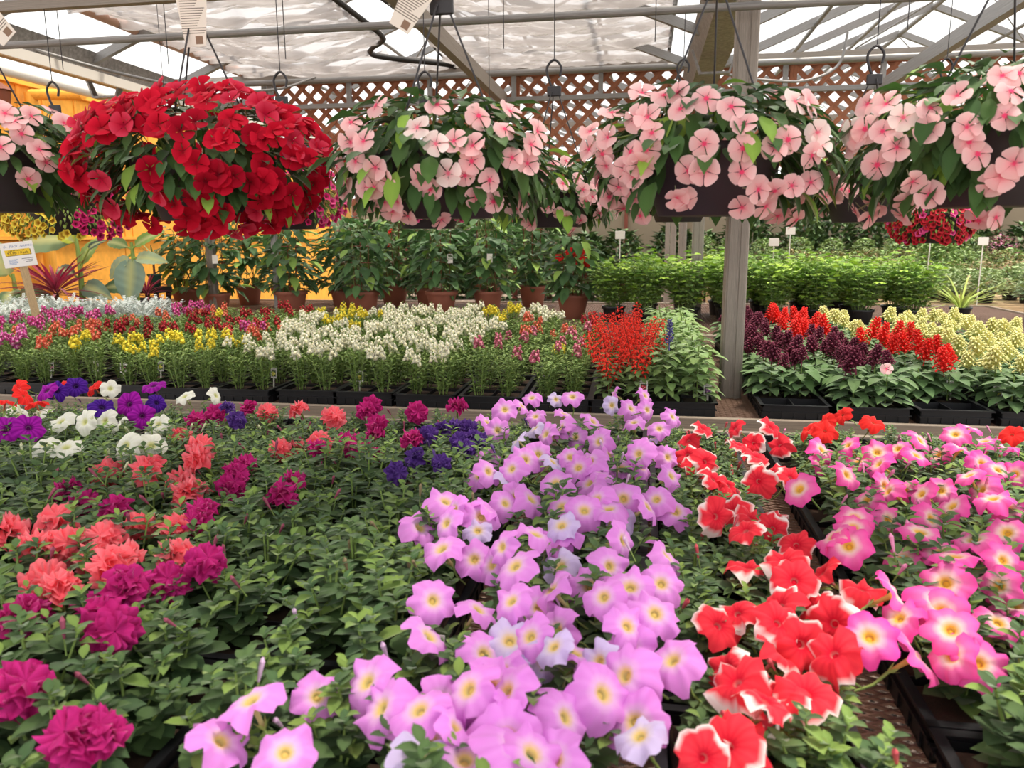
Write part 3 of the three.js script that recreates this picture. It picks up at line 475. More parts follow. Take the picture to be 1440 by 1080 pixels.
function leafMesh(geo, p, d, L, W, mat, parent, up = UP) {
  const o = part('leaf', geo, mat, parent); frame(p, d, up).decompose(o.position, o.quaternion, o.scale); o.scale.set(W, L, L); return o;
}
function stemsPart(stems, parent, c = GREEN.stem, r = 0.003) { const m = new Mesher(); for (const pts of stems) stemInto(m, pts, r, r * 0.6, c); const o = part('stem', m.build(), M.green, parent); o.userData.kind = 'stuff'; return o; }
function petuniaPlant(single) {
  const g = new THREE.Group(), { leaves, stems } = petuniaLeaves(rr(0.13, 0.16), 0.09, 10, 8);
  if (single) for (const l of leaves) leafMesh(pick(l.young ? UNIT.young : UNIT.petunia), l.p, l.d, l.L, l.L * l.w, M.leaf, g);
  else { const m = new Mesher(); for (const l of leaves) leafInto(m, frame(l.p, l.d), l.L, l.L * l.w, jitter(l.young ? GREEN.young : pick([GREEN.petunia, GREEN.petuniaDark]), 0.15), { coarse: true }); part('foliage', m.build(), M.leaf, g).userData.kind = 'stuff'; }
  stemsPart(stems, g);
  g.userData.base = 'petunia_plant'; return g;
}
const petuniaNear = variants(5, () => petuniaPlant(true)), petuniaFar = variants(6, () => petuniaPlant(false));

// ---------------------------------------------------------------- trays
function trayGeo(cols, rows, W = 0.28, L = 0.54, h = 0.062) {
  const out = [], t = 0.004;
  out.push(box(W - 0.02, t, L - 0.02, 0, 0.003, 0));
  for (const s of [-1, 1]) {
    out.push(bar(V(s * (W / 2 - 0.012), 0, -L / 2 + 0.012), V(s * (W / 2 - 0.012), 0, L / 2 - 0.012), t, h).translate(0, h / 2, 0), bar(V(-W / 2 + 0.012, 0, s * (L / 2 - 0.012)), V(W / 2 - 0.012, 0, s * (L / 2 - 0.012)), t, h).translate(0, h / 2, 0));
    out.push(box(0.016, 0.006, L, s * (W / 2 - 0.008), h, 0), box(W, 0.006, 0.016, 0, h, s * (L / 2 - 0.008)), box(0.01, 0.005, L - 0.006, s * (W / 2 - 0.01), h * 0.55, 0), box(W - 0.006, 0.005, 0.01, 0, h * 0.55, s * (L / 2 - 0.01)));
    for (let k = 0; k < 10; k++) out.push(box(0.005, h * 0.5, 0.012, s * (W / 2 - 0.009), h * 0.27, -L / 2 + 0.05 + (k * (L - 0.1)) / 9));
    for (let k = 0; k < 5; k++) out.push(box(0.012, h * 0.5, 0.005, -W / 2 + 0.045 + (k * (W - 0.09)) / 4, h * 0.27, s * (L / 2 - 0.009)));
  }
  return merge(out);
}
function cellsGeo(cols, rows, W = 0.25, L = 0.51, h = 0.052) {
  const out = [];
  for (let i = 0; i <= cols; i++) out.push(box(0.004, h, L, -W / 2 + (i * W) / cols, h / 2 + 0.006, 0));
  for (let j = 0; j <= rows; j++) out.push(box(W, h, 0.004, 0, h / 2 + 0.006, -L / 2 + (j * L) / rows));
  return merge(out);
}
const TRAY = { body: trayGeo(), cells: cellsGeo(2, 4), cells6: cellsGeo(2, 3) }, soilPad = rbox(0.11, 0.04, 0.115, 0, 0.028, 0, 0.006), soilPad6 = rbox(0.11, 0.04, 0.155, 0, 0.028, 0, 0.006);
function tray(x, z, label, group, { six = false, turn = 0, empty = 0 } = {}) {
  const g = thing('plant_tray', label, 'tray', x, BENCH, z, turn, group), rows = six ? 3 : 4, spots = [];
  part('flat', TRAY.body, M.blackPlastic, g); part('cell_insert', six ? TRAY.cells6 : TRAY.cells, M.blackPlastic, g);
  g.updateMatrixWorld(true);
  for (let j = 0; j < rows; j++) for (let i = 0; i < 2; i++) {
    const q = V(-0.0625 + i * 0.125, 0.05, -0.255 + (j + 0.5) * (0.51 / rows));
    if (j >= rows - empty) continue;
    const s = part('soil', six ? soilPad6 : soilPad, M.soil, g); s.position.set(q.x, 0, q.z);
    spots.push(q.clone().applyMatrix4(g.matrixWorld));
  }
  return spots;
}
// ---------------------------------------------------------------- near bench: petunias
const PET = {
  lav: ['lavender', 'lavender petunia'], rw: ['red and white edged', 'red and white petunia'], pink: ['hot pink yellow throated', 'pink petunia'], cb: ['coral and burgundy ruffled double', 'coral and burgundy double petunia'],
  green: ['leafy barely flowering', 'leafy petunia'], purp: ['deep purple ruffled double', 'purple double petunia'], white: ['white trumpet', 'white petunia'], viol: ['violet and red', 'violet petunia'],
};
const PLACE = {
  lav: 'between the leafy trays and the red ones', rw: 'beside the strip of bare bench mesh', pink: 'on the far side of the bare bench mesh', cb: 'among the ruffled double petunias',
  green: 'next to the lavender petunias', purp: 'behind the leafy petunias', white: 'beside the violet petunias', viol: 'along the rim of the snapdragon bench',
};
const ROWAT = (z) => (z > -1.06 ? 'at the open bench edge' : z > -1.6 ? 'in the second tray row' : z > -2.16 ? 'in the third tray row' : 'beside the snapdragon bench');
const NUM = ['no', 'one', 'two', 'three', 'four', 'five', 'six', 'seven', 'eight', 'nine', 'ten'], HUE = { lav: 'lavender', rw: 'red and white', red: 'red', pink: 'hot pink', coral: 'coral', burg: 'burgundy', purp: 'purple', white: 'white', viol: 'violet' };
const plants = [];
const NEARX = [-2.2, -1.91, -1.62, -1.33, -1.04, -0.75, -0.455, -0.115, 0.172, 0.548, 0.835, 1.125, 1.415];
const LAYOUT = [ // [z, kinds for NEARX]
  [-0.78, ['', '', '', '', 'cb', 'cb', '', '', 'rw', 'pink', '', '', '']],
  [-1.33, ['', '', '', 'cb', 'cb', 'cb', 'green', 'lav', 'rw', 'pink', 'pink', '', '']],
  [-1.88, ['', 'white', 'white', 'white', 'cb', 'cb', 'purp', 'lav', 'rw', 'pink', 'pink', 'pink', '']],
  [-2.43, ['viol', 'viol', 'viol', 'white', 'cb', 'cb', 'purp', 'lav', 'rw', 'pink', 'pink', 'pink', 'pink']],
];
function plantTray(x, z, kind, near, turn = 0) {
  const [adj, noun] = PET[kind];
  for (const p of tray(x, z, `black tray of ${noun}s ${ROWAT(z)}`, `black trays of ${noun}s on the near bench`, { turn })) {
    if (p.z < -2.57) continue;
    const o = copyOf(pick(near ? petuniaNear : petuniaFar), `${adj} petunia plant`, `${noun} plants on the near bench`);
    o.userData.category = 'petunia'; o.position.copy(p).add(V(rr(-0.01, 0.01), 0, rr(-0.01, 0.01))); o.rotation.y = rr(0, 6.28); o.scale.setScalar(z < -2.3 ? rr(0.6, 0.72) : kind === 'rw' ? rr(0.8, 0.95) : rr(0.9, 1.12));
    o.updateMatrixWorld(true); plants.push({ o, kind, p });
  }
}
for (const [z, kinds] of LAYOUT) kinds.forEach((k, i) => k && plantTray(NEARX[i], z + rr(-0.006, 0.006), k, z > -1.5, rr(-0.01, 0.01)));
plantTray(-0.30, -0.885, 'lav', true, Math.PI / 2 + 0.02);
plantTray(-0.02, -0.59, 'lav', true, Math.PI / 2 - 0.02);
const eye = camera.position;
function addBloom(geo, q, dir, owner, mat = M.petal, size = 1, name = 'flower') {
  const f = part(name, geo, mat, scene);
  f.position.copy(q); f.quaternion.setFromUnitVectors(UP, dir.clone().normalize()); f.rotateY(rr(0, 6.28)); f.scale.setScalar(size); f.updateMatrixWorld(true);
  if (geo.userData.stalk) part('stalk', geo.userData.stalk, M.green, f);
  owner.attach(f); return f;
}
function nearestPlant(q, kinds) {
  let best = null, bd = 1e9;
  for (const pl of plants) { const d = Math.hypot(pl.p.x - q.x, pl.p.z - q.z) + (kinds.includes(pl.kind) ? 0 : 0.15); if (d < bd) { bd = d; best = pl; } }
  return best;
}
const KIN = { lav: ['lav'], rw: ['rw'], red: ['viol', 'pink'], pink: ['pink'], coral: ['cb'], burg: ['cb', 'green'], purp: ['purp'], white: ['white', 'viol'], viol: ['viol', 'white'] };
for (const kind of Object.keys(KIN)) for (const [x, y, z] of BLOOMS[kind]) {
  const q = V(x, y, z), toEye = eye.clone().sub(q).normalize();
  const dir = V(0, 0.6, 0).addScaledVector(toEye, 0.5).add(V(rr(-0.85, 0.85), rr(-0.4, 0.3), rr(-0.55, 0.55)));
  const owner = nearestPlant(q, KIN[kind]); (owner.tally ??= {})[kind] = (owner.tally[kind] ?? 0) + 1;
  addBloom(pick(BLOOM[kind]), q, dir, owner.o, M.petal, rr(0.82, 1.06) * ({ coral: 1.25, burg: 1.18 }[kind] ?? 1));
}
// extra small blooms and buds that each flowering plant carries
const BUD = { lav: budGeo(lin('#d8b6d8')), pink: budGeo(lin('#e08ab4')), rw: budGeo(lin('#c8505a')), cb: budGeo(lin('#9a4a62')), green: budGeo(lin('#8a7a5a')), purp: budGeo(lin('#5a4080')), white: budGeo(lin('#d8dcb4')), viol: budGeo(lin('#7a4a86')) };
for (const { o, kind, p, tally } of plants) {
  const noun = kind === 'cb' || kind === 'purp' ? 'double petunia' : 'petunia', said = Object.entries(tally ?? {}).map(([k, n]) => `${NUM[n] ?? 'many'} ${HUE[k]}`).slice(0, 2).join(' and ');
  o.userData.group = `petunia plants ${ROWAT(p.z)}`;
  o.userData.label = said ? `${noun} plant with ${said} bloom${said.startsWith('one') && !said.includes(' and one') && !/ and (two|three|four)/.test(said) ? '' : 's'} ${ROWAT(p.z)}` : `budding ${PET[kind][1]} plant without open blooms ${ROWAT(p.z)}`;
  const n = 1;
  for (let k = 0; k < n; k++) addBloom(BUD[kind], p.clone().add(V(rr(-0.06, 0.06), rr(0.11, 0.15) * o.scale.x, rr(-0.06, 0.06))), V(rr(-0.6, 0.6), 1, rr(-0.4, 0.8)), o, M.bloom, rr(0.8, 1.1), 'bud');
}

// ---------------------------------------------------------------- middle bench: snapdragons
function floret(m, M4, R, c, lip) {                                 // two-lipped snapdragon mouth
  const a = m.v(V(0, 0, 0).applyMatrix4(M4), c), k = [];
  for (const [x, y, z] of [[-0.9, 0.75, 0.7], [-0.35, 1.05, 0.85], [0.35, 1.05, 0.85], [0.9, 0.75, 0.7], [0.95, -0.3, 1.0], [0.4, -0.75, 1.25], [-0.4, -0.75, 1.25], [-0.95, -0.3, 1.0]]) k.push(m.v(V(x * R, y * R, z * R).applyMatrix4(M4), c));
  const b = m.v(V(0, 0.1 * R, 1.35 * R).applyMatrix4(M4), lip);
  for (let i = 0; i < 8; i++) { m.t(a, k[i], k[(i + 1) % 8]); if (i !== 3 && i !== 7) m.t(k[i], b, k[(i + 1) % 8]); }
}
function snapSpike(c, lip) {
  const m = new Mesher(); let y = 0;
  for (let k = 0; k < 11; k++) { const a = k * 2.4, s = 1 - k / 20; floret(m, frame(V(Math.cos(a) * 0.006, y, Math.sin(a) * 0.006), V(Math.cos(a), rr(-0.1, 0.4), Math.sin(a))), rr(0.011, 0.0145) * s, jitter(c, 0.07), lip); y += 0.0042 * s + 0.001; }
  for (let k = 0; k < 5; k++) smallLeaf(m, frame(V(0, y, 0), V(Math.cos(k * 2.4) * 0.3, 1, Math.sin(k * 2.4) * 0.3)), 0.012, 0.006, GREEN.snap);
  stemInto(m, [V(0, -0.04, 0), V(0, y, 0)], 0.0025, 0.0015, GREEN.stem);
  return m.build();
}
function snapFoliage(h, dense) {
  const m = new Mesher(), tips = [];
  for (let s = 0; s < 9; s++) {
    const az = s * 0.7 * 1.0 + rr(-0.3, 0.3), R = s ? rr(0.02, 0.06) : 0, H = h * rr(0.8, 1.05), top = V(Math.cos(az) * R * 1.15, H, Math.sin(az) * R * 1.15), base = V(Math.cos(az) * R * 0.4, 0, Math.sin(az) * R * 0.4);
    stemInto(m, [base, base.clone().lerp(top, 0.5).add(V(0, 0.01, 0)), top], 0.0025, 0.0018, GREEN.stem, 3);
    for (let k = 0; k < dense; k++) { const t = 0.1 + 0.9 * (k / dense), a = k * 2.4 + s; smallLeaf(m, frame(base.clone().lerp(top, t), V(Math.cos(a), rr(0.1, 0.8), Math.sin(a))), rr(0.028, 0.047), rr(0.009, 0.015), jitter(pick([GREEN.snap, lin('#6d8b45'), lin('#93ab5c')]), 0.15)); }
    tips.push(top);
  }
  return { geo: m.build(), tips };
}
const SNAPCOL = { M: ['#e0409c', '#f0a0cc', 'magenta'], P: ['#e25ab0', '#f2b4d2', 'bright pink'], R: ['#a80f24', '#c83a3a', 'dark red'], C: ['#f06a50', '#f6b08a', 'coral orange'], Y: ['#f6e64a', '#f4d020', 'yellow'], W: ['#fffcea', '#f6efb0', 'creamy white'], G: ['#d06a86', '#e8a0a8', 'barely flowering'] };
const SPIKE = Object.fromEntries(Object.entries(SNAPCOL).map(([k, [a, b]]) => [k, variants(3, () => snapSpike(lin(a), lin(b)))]));
const snapBase = variants(4, () => snapFoliage(rr(0.17, 0.2), 22));
function groundPlant(name, label, category, group, p, geo, partName = 'foliage', mat = M.green) {
  const g = thing(name, label, category, p.x, p.y, p.z, rr(0, 6.28), group); part(partName, geo, mat, g).userData.kind = 'stuff'; return g;
}
function snapdragon(p, k, near) {
  const v = pick(snapBase), col = SNAPCOL[k][2], dens = { W: 4.2, Y: 2.2, M: 3, P: 2.6, R: 2.1, C: 1.9, G: 0.8 }[k];
  const g = groundPlant('snapdragon_plant', `${col} snapdragon ${near}`, 'snapdragon', `${col} snapdragons on the middle bench`, p, v.geo);
  const tips = [...v.tips].sort(() => rnd() - 0.5).slice(0, Math.max(0, Math.round(dens * (rnd() < 0.28 ? 0.15 : rr(0.7, 1.45)))));
  g.userData.label = `${col} snapdragon plant with ${NUM[tips.length]} flower spike${tips.length === 1 ? '' : 's'} ${near}`;
  for (const t of tips) { const s = part('flower_spike', pick(SPIKE[k]), M.bloom, g); s.position.copy(t); s.rotation.set(rr(-0.25, 0.25), rr(0, 6), rr(-0.25, 0.25)); s.scale.setScalar(rr(0.85, 1.25)); }
}
// dusty miller
const millerGeo = variants(3, () => {
  const m = new Mesher(), c = lin('#d6ded8');
  for (let k = 0; k < 46; k++) {
    const a = k * 2.4, p = V(Math.cos(a) * 0.02, 0.02 + 0.19 * rnd(), Math.sin(a) * 0.02), d = V(Math.cos(a), rr(0.3, 1.4), Math.sin(a)), F = frame(p, d), L = rr(0.08, 0.12), cc = jitter(c, 0.07);
    smallLeaf(m, F, L, 0.012, cc);
    for (let j = 0; j < 5; j++) for (const s of [-1, 1]) smallLeaf(m, F.clone().multiply(frame(V(0, 0, L * (0.25 + 0.15 * j)), V(s * 0.9, 0.2, 0.7))), 0.02 * (1.1 - 0.1 * j), 0.011, cc);
  }
  return m.build();
});
const MIDX = Array.from({ length: 17 }, (_, k) => -5.0 + 0.29 * k);
const MID = [ // front row first; letters over MIDX, '.' is left empty
  [-3.47, '......PCYYYWWWWGG'],
  [-4.02, '....MMCRRRCWWWWGG'],
  [-4.57, '..SMMMCRRRWYWWWCR'],
  [-5.12, '.SSSSSMCRRYWWWYW.'],
];
const MIDNEAR = { '-3.47': 'at the pale bench rim', '-4.02': 'one row in from the bench rim', '-4.57': 'in the third row of trays', '-5.12': 'in the row nearest the terracotta pots' };
for (const [z, row] of MID) [...row].forEach((k, i) => {
  if (k === '.') return;
  const kind = k === 'S' ? 'silver dusty miller' : SNAPCOL[k][2] + ' snapdragon', at = MIDNEAR[String(z)];
  for (const p of tray(MIDX[i] + rr(-0.008, 0.008), z + rr(-0.02, 0.02), `black tray of ${kind}s ${at}`, `black trays of ${kind}s on the middle bench`, { six: true, turn: rr(-0.03, 0.03) })) {
    if (k === 'S') groundPlant('dusty_miller', 'silver grey dusty miller plant by the yellow wall', 'dusty miller', 'silver dusty millers on the middle bench', p, pick(millerGeo));
    else snapdragon(p, rnd() < 0.08 && k !== 'W' ? pick([...'MRCY']) : k, at);
  }
});
// ---------------------------------------------------------------- salvias
function salviaSpike(c, n, L, R) {                                  // dense tapering spike of tubular florets
  const m = new Mesher();
  for (let k = 0; k < n; k++) {
    const t = k / n, a = k * 2.4, r = R * (1 - 0.72 * t) + 0.003, p = V(Math.cos(a) * 0.003, L * t, Math.sin(a) * 0.003), d = V(Math.cos(a), 0.55 + 0.9 * t, Math.sin(a)).normalize(), cc = jitter(c, 0.12), q = p.clone().addScaledVector(d, r), tip = q.clone().add(V(Math.cos(a) * r * 0.35, -r * 0.25, Math.sin(a) * r * 0.35));
    stemInto(m, [p, q, tip], 0.0028, 0.005, cc, 3); smallLeaf(m, frame(p, d.clone().add(V(0, 0.3, 0))), r * 0.9, r * 0.55, cc);
  }
  stemInto(m, [V(0, -0.03, 0), V(0, L, 0)], 0.003, 0.002, c, 3);
  return m.build();
}
function broadFoliage(h, n, L, c, spread) {
  const m = new Mesher();
  for (let k = 0; k < n; k++) { const t = k / n, a = k * 2.4, p = V(Math.cos(a) * spread * 0.3 * rnd(), h * (0.1 + 0.85 * t), Math.sin(a) * spread * 0.3 * rnd()); leafInto(m, frame(p, V(Math.cos(a), rr(-0.1, 0.5), Math.sin(a))), L * rr(0.75, 1.15), L * rr(0.55, 0.72), jitter(c, 0.15), { wide: 0.33, droop: 0.4, wave: 0.05 }); }
  stemInto(m, [V(0, 0, 0), V(0, h, 0)], 0.004, 0.003, GREEN.stem);
  return m.build();
}
const salviaLeaves = variants(4, () => broadFoliage(0.14, 34, 0.085, lin('#5f8049'), 0.14)), sageLeaves = variants(3, () => broadFoliage(0.24, 60, 0.065, lin('#7c9a55'), 0.2)), scarletLeaves = variants(3, () => broadFoliage(0.17, 36, 0.055, lin('#7d9a54'), 0.14));
const SAL = { D: ['dark burgundy', variants(3, () => salviaSpike(lin('#6a1a38'), 40, 0.07, 0.024))], R: ['bright red', variants(3, () => salviaSpike(lin('#f0261c'), 46, 0.1, 0.03))], Y: ['pale yellow', variants(3, () => salviaSpike(lin('#eeeaa0'), 44, 0.075, 0.035))] };
const scarletSpike = variants(4, () => {                            // airy spike with spaced florets
  const m = new Mesher(), c = lin('#fa3420');
  for (let k = 0; k < 26; k++) { const a = k * 2.4, t = k / 26, p = V(Math.cos(a) * 0.003, 0.17 * t, Math.sin(a) * 0.003); stemInto(m, [p, p.clone().add(V(Math.cos(a) * 0.012, 0.004, Math.sin(a) * 0.012)), p.clone().add(V(Math.cos(a) * 0.019, -0.003, Math.sin(a) * 0.019))], 0.002, 0.0055 * (1 - 0.5 * t), jitter(c, 0.1), 3); }
  stemInto(m, [V(0, -0.06, 0), V(0, 0.175, 0)], 0.002, 0.0012, lin('#7a3020'), 3); return m.build();
});
const blueSpike = salviaSpike(lin('#55518f'), 34, 0.1, 0.012);
const SALX = [0.17, 0.625, 0.925, 1.225, 1.525, 1.825, 2.125];
const SALROWS = [[-3.47, 'BDDRYYY'], [-4.02, 'BDDRYYY'], [-4.57, 'BDRYYYY'], [-5.12, 'BDRYYY.']];
for (const [z, row] of SALROWS) [...row].forEach((k, i) => {
  if (k === '.') return;
  const at = MIDNEAR[String(z)], noun = k === 'B' ? 'green blue salvia' : SAL[k][0] + ' salvia';
  const spots = tray(SALX[i], z, `black tray of ${noun}s ${at}`, `black trays of ${noun}s on the middle bench`, { six: true, empty: z === -3.47 && (i === 1 || i === 3) ? 1 : 0, turn: rr(-0.03, 0.03) });
  for (const p of spots) {
    if (Math.hypot(p.x - 0.415, p.z + 3.7) < 0.09) continue;
    const g = groundPlant('salvia_plant', `${noun} plant in a black tray ${at}`, 'salvia', `${noun}s on the middle bench`, p, pick(k === 'B' ? sageLeaves : salviaLeaves), 'foliage', M.leaf);
    if (k === 'B') { if (rnd() < 0.05) { const s = part('flower_spike', blueSpike, M.bloom, g); s.position.set(rr(-0.03, 0.03), 0.25, rr(-0.03, 0.03)); } continue; }
    const n = Math.max(0, Math.round((k === 'D' ? 2.2 : k === 'R' ? 1.3 : 1.2) + rr(-1.1, 1.1)));
    g.userData.label = `${noun} plant with ${NUM[n]} flower spike${n === 1 ? '' : 's'} ${at}`;
    for (let j = 0; j < n; j++) { const s = part('flower_spike', pick(SAL[k][1]), M.bloom, g), a = j * 2.1 + rr(0, 1); s.position.set(Math.cos(a) * 0.05 * Math.min(1, j), rr(0.11, 0.15) + (j ? 0 : 0.03), Math.sin(a) * 0.05 * Math.min(1, j)); s.rotation.set(rr(-0.3, 0.3), 0, rr(-0.3, 0.3)); s.scale.setScalar(rr(0.8, 1.15)); }
  }
});
for (const z of [-3.47, -4.02]) for (const p of tray(-0.075, z, `black plastic tray of airy scarlet sages ${MIDNEAR[String(z)]}`, 'black trays of scarlet sages on the middle bench', { six: true })) {
  const g = groundPlant('scarlet_sage', 'airy scarlet sage with many thin red flower wands', 'sage', 'airy scarlet sages on the middle bench', p, pick(scarletLeaves), 'foliage', M.leaf);
  for (let j = 0; j < 6; j++) { const s = part('flower_wand', pick(scarletSpike), M.bloom, g), a = j * 0.9; s.position.set(Math.cos(a) * 0.035, rr(0.08, 0.19), Math.sin(a) * 0.035); s.rotation.set(Math.sin(a) * 0.5 + rr(-0.25, 0.25), 0, -Math.cos(a) * 0.5 + rr(-0.25, 0.25)); }
}
// ---------------------------------------------------------------- hanging baskets
const potLathe = (rTop, rBot, h) => new THREE.LatheGeometry([[0, 0], [rBot, 0], [rBot + (rTop - rBot) * 0.82, h * 0.84], [rTop + 0.006, h * 0.85], [rTop + 0.008, h], [rTop - 0.006, h], [rTop - 0.014, h * 0.86], [0, h * 0.86]].map(([a, b]) => new THREE.Vector2(a, b)), 28);
const basketPot = potLathe(0.147, 0.1, 0.13);
const LINE_TOP = 3.0;
function hookGeo() { return wire([V(0.02, 0, 0), V(0.024, 0.03, 0), V(0, 0.055, 0), V(-0.026, 0.03, 0), V(-0.02, -0.01, 0), V(0, -0.05, 0)], 0.009, 24, 6); }
const hookG = hookGeo(), yokeG = rbox(0.05, 0.035, 0.012, 0, 0, 0, 0.004);
function basketFrame(name, label, c, group, top, lineTop, leafy = true) {
  const g = thing(name, label, 'hanging basket', c[0], c[1], c[2], 0, group);
  part('pot', basketPot, M.potGrey, g).position.y = -0.122;
  part('soil', new THREE.CylinderGeometry(0.13, 0.13, 0.015, 20).translate(0, -0.008, 0), M.soil, g);
  const y = top - c[1];
  for (let k = 0; k < 3; k++) { const a = k * 2.094 + 0.5 + c[0]; part('hanger_wire', rod(V(Math.cos(a) * 0.14, -0.01, Math.sin(a) * 0.14), V(Math.cos(a) * 0.012, y - 0.05, Math.sin(a) * 0.012), 0.0042), M.hanger, g); }
  part('hanger_yoke', yokeG, M.hanger, g).position.y = y - 0.05;
  part('hook', hookG, M.hanger, g).position.y = y;
  part('drop_line', rod(V(0, y + 0.05, 0), V(0, lineTop - c[1], 0), 0.0035), M.hanger, g);
  return g;
}
// skin of leaves over a mound; keep(az, y) says where it stays bare
function moundLeaves(r, n, keep = () => true) {
  const out = [];
  for (let k = 0; k < n; k++) {
    const u = (k + 0.5) / n, y = 1 - 1.7 * u, a = k * 2.39996 + rr(-0.3, 0.3), s = Math.sqrt(Math.max(0, 1 - y * y)), f = rr(0.62, 0.97);
    if (!keep(a, y)) continue;
    const dy = y > 0.55 ? rr(-0.35, 0.3) : y > -0.1 ? rr(-1.1, 0.05) : rr(-1.7, -0.4);
    out.push({ p: V(Math.cos(a) * s * r[0] * f, y * r[1] * f, Math.sin(a) * s * r[2] * f), d: V(Math.cos(a), dy, Math.sin(a)) });
  }
  return out;
}
function vincaBasket(label, c, r, blooms, n, keep, top, opt = {}) {
  const g = basketFrame('vinca_basket', label, c, opt.group, top, LINE_TOP);
  for (const l of moundLeaves(r, n, keep)) { const L = (opt.leaf ?? 1) * rr(0.045, 0.073); leafMesh(pick(rnd() < 0.17 ? UNIT.vinca.slice(8) : UNIT.vinca.slice(0, 8)), l.p, l.d, L, L * rr(0.42, 0.54), M.leaf, g, UP); }
  { // inner leaves, too many to pick apart
    const m = new Mesher(); for (const l of moundLeaves([r[0] * 0.93, r[1] * 0.95, r[2] * 0.93], 420, keep)) leafInto(m, frame(l.p, l.d), rr(0.04, 0.065), rr(0.018, 0.03), jitter(pick([lin('#40632b'), lin('#365627')]), 0.15), { wide: 0.48 });
    part('inner_foliage', m.build(), M.leaf, g).userData.kind = 'stuff';
  }
  { // stems that carry the leaves
    const stems = []; for (let k = 0; k < 26; k++) { const a = k * 2.4, y = rr(-0.5, 0.9), s = Math.sqrt(1 - y * y); stems.push([V(Math.cos(a) * 0.08, 0, Math.sin(a) * 0.08), V(Math.cos(a) * r[0] * 0.6 * s, Math.abs(y) * r[1] * 0.7 + 0.02, Math.sin(a) * r[2] * 0.6 * s), V(Math.cos(a) * r[0] * 0.9 * s, y * r[1] * 0.9, Math.sin(a) * r[2] * 0.9 * s)]); }
    stemsPart(stems, g, lin('#7f9448'));
  }
  for (const [x, y, z] of blooms) {
    const o = V(x, y, z), dir = V(x / r[0] ** 2, y / r[1] ** 2, z / r[2] ** 2).normalize().multiplyScalar(0.75).add(V(0, 0.2, 0.38)).add(V(rr(-0.6, 0.6), rr(-0.45, 0.4), rr(-0.25, 0.25)));
    const f = part('flower', pick(opt.set ?? (rnd() < 0.08 ? BLOOM.vincaWhite : BLOOM.vinca)), M.petal, g); f.position.copy(o); f.quaternion.setFromUnitVectors(UP, dir.normalize()); f.rotateY(rr(0, 6.28)); f.scale.setScalar(rr(0.88, 1.1) * (opt.size ?? 1));
  }
  // the far side flowers too
  for (let k = 0; k < (opt.back ?? 14); k++) { const a = -rr(0.15, 2.99), y = rr(-0.6, 0.85), s = Math.sqrt(1 - y * y), f = part('flower', pick(opt.set ?? BLOOM.vinca), M.petal, g); f.position.set(Math.cos(a) * s * r[0], y * r[1], Math.sin(a) * s * r[2]); f.quaternion.setFromUnitVectors(UP, V(Math.cos(a) * s, y + 0.3, Math.sin(a) * s).normalize()); }
  return g;
}
const frontBare = (half, low) => (a, y) => { const d = Math.abs(((a - Math.PI / 2 + 9.42478) % 6.28319) - Math.PI); return !(d < half && y < low); };
const E = { b1: [0.25, 0.145, 0.24], b3: [0.245, 0.14, 0.24], b4: [0.25, 0.145, 0.24], b5: [0.27, 0.155, 0.24], b6: [0.24, 0.14, 0.24] };
vincaBasket('pale pink vinca hanging basket in front of the yellow wall', [-1.53, 1.69, -1.65], E.b1, BLOOMS.b1, 290, frontBare(1.0, -0.12), 2.02);
vincaBasket('round full pink vinca hanging basket whose leaves hide the pot', [-0.425, 1.665, -1.65], E.b3, BLOOMS.b3, 300, frontBare(0.12, -0.62), 2.02);
vincaBasket('pink vinca hanging basket with a bare dark pot front, next to the square post', [0.125, 1.665, -1.65], E.b4, BLOOMS.b4, 300, (a, y) => frontBare(0.72, -0.12)(a + 0.2, y), 2.02);
vincaBasket('wide pink vinca hanging basket below the pale slanting beam', [0.63, 1.675, -1.6], E.b5, BLOOMS.b5, 300, (a, y) => frontBare(0.62, -0.15)(a + 0.3, y), 2.02);
vincaBasket('smaller pink vinca hanging basket behind the round full one', [-0.33, 1.66, -2.85], E.b6, BLOOMS.b6, 260, frontBare(0.3, -0.5), 2.06);
{ // the crimson one: dense clusters, trailing at the sides
  const r = [0.265, 0.15, 0.25], bl = [];
  for (let k = 0; k < 275; k++) {
    const y = rr(-0.9, 0.98), a = rr(-0.35, Math.PI + 0.35), s = Math.sqrt(1 - y * y), x = Math.cos(a);
    if (y < 0.25 && y > -0.55 && x > -0.62 && x < 0.08 && rnd() < 0.9) continue;       // window of leaves
    if (y < -0.5 && x > -0.35 && x < 0.1) continue;
    bl.push([x * s * r[0] * rr(0.93, 1.1), y * r[1] * rr(0.95, 1.12), Math.sin(a) * s * r[2] * rr(0.95, 1.08)]);
  }
  vincaBasket('crimson red vinca hanging basket packed with blooms', [-0.98, 1.665, -1.65], r, bl, 260, frontBare(0.3, -0.55), 2.02, { set: BLOOM.vincaRed, back: 30, size: 1.02, leaf: 0.85 });
}
// baskets of the row behind: partly hidden
const plainPink = (n, r) => variants(n, () => { const y = rr(-0.8, 0.7), a = rr(0, Math.PI), s = Math.sqrt(1 - y * y); return [Math.cos(a) * s * r[0], y * r[1], Math.sin(a) * s * r[2]]; });
vincaBasket('pink vinca hanging basket half hidden behind the bare fronted one', [0.145, 1.69, -3.6], [0.2, 0.11, 0.2], plainPink(16, [0.2, 0.11, 0.2]), 120, frontBare(1.2, 0), 2.2);
vincaBasket('pink vinca hanging basket half hidden behind the wide one', [0.735, 1.67, -2.85], [0.23, 0.13, 0.22], plainPink(20, [0.23, 0.13, 0.22]), 130, frontBare(1.0, -0.1), 2.06);
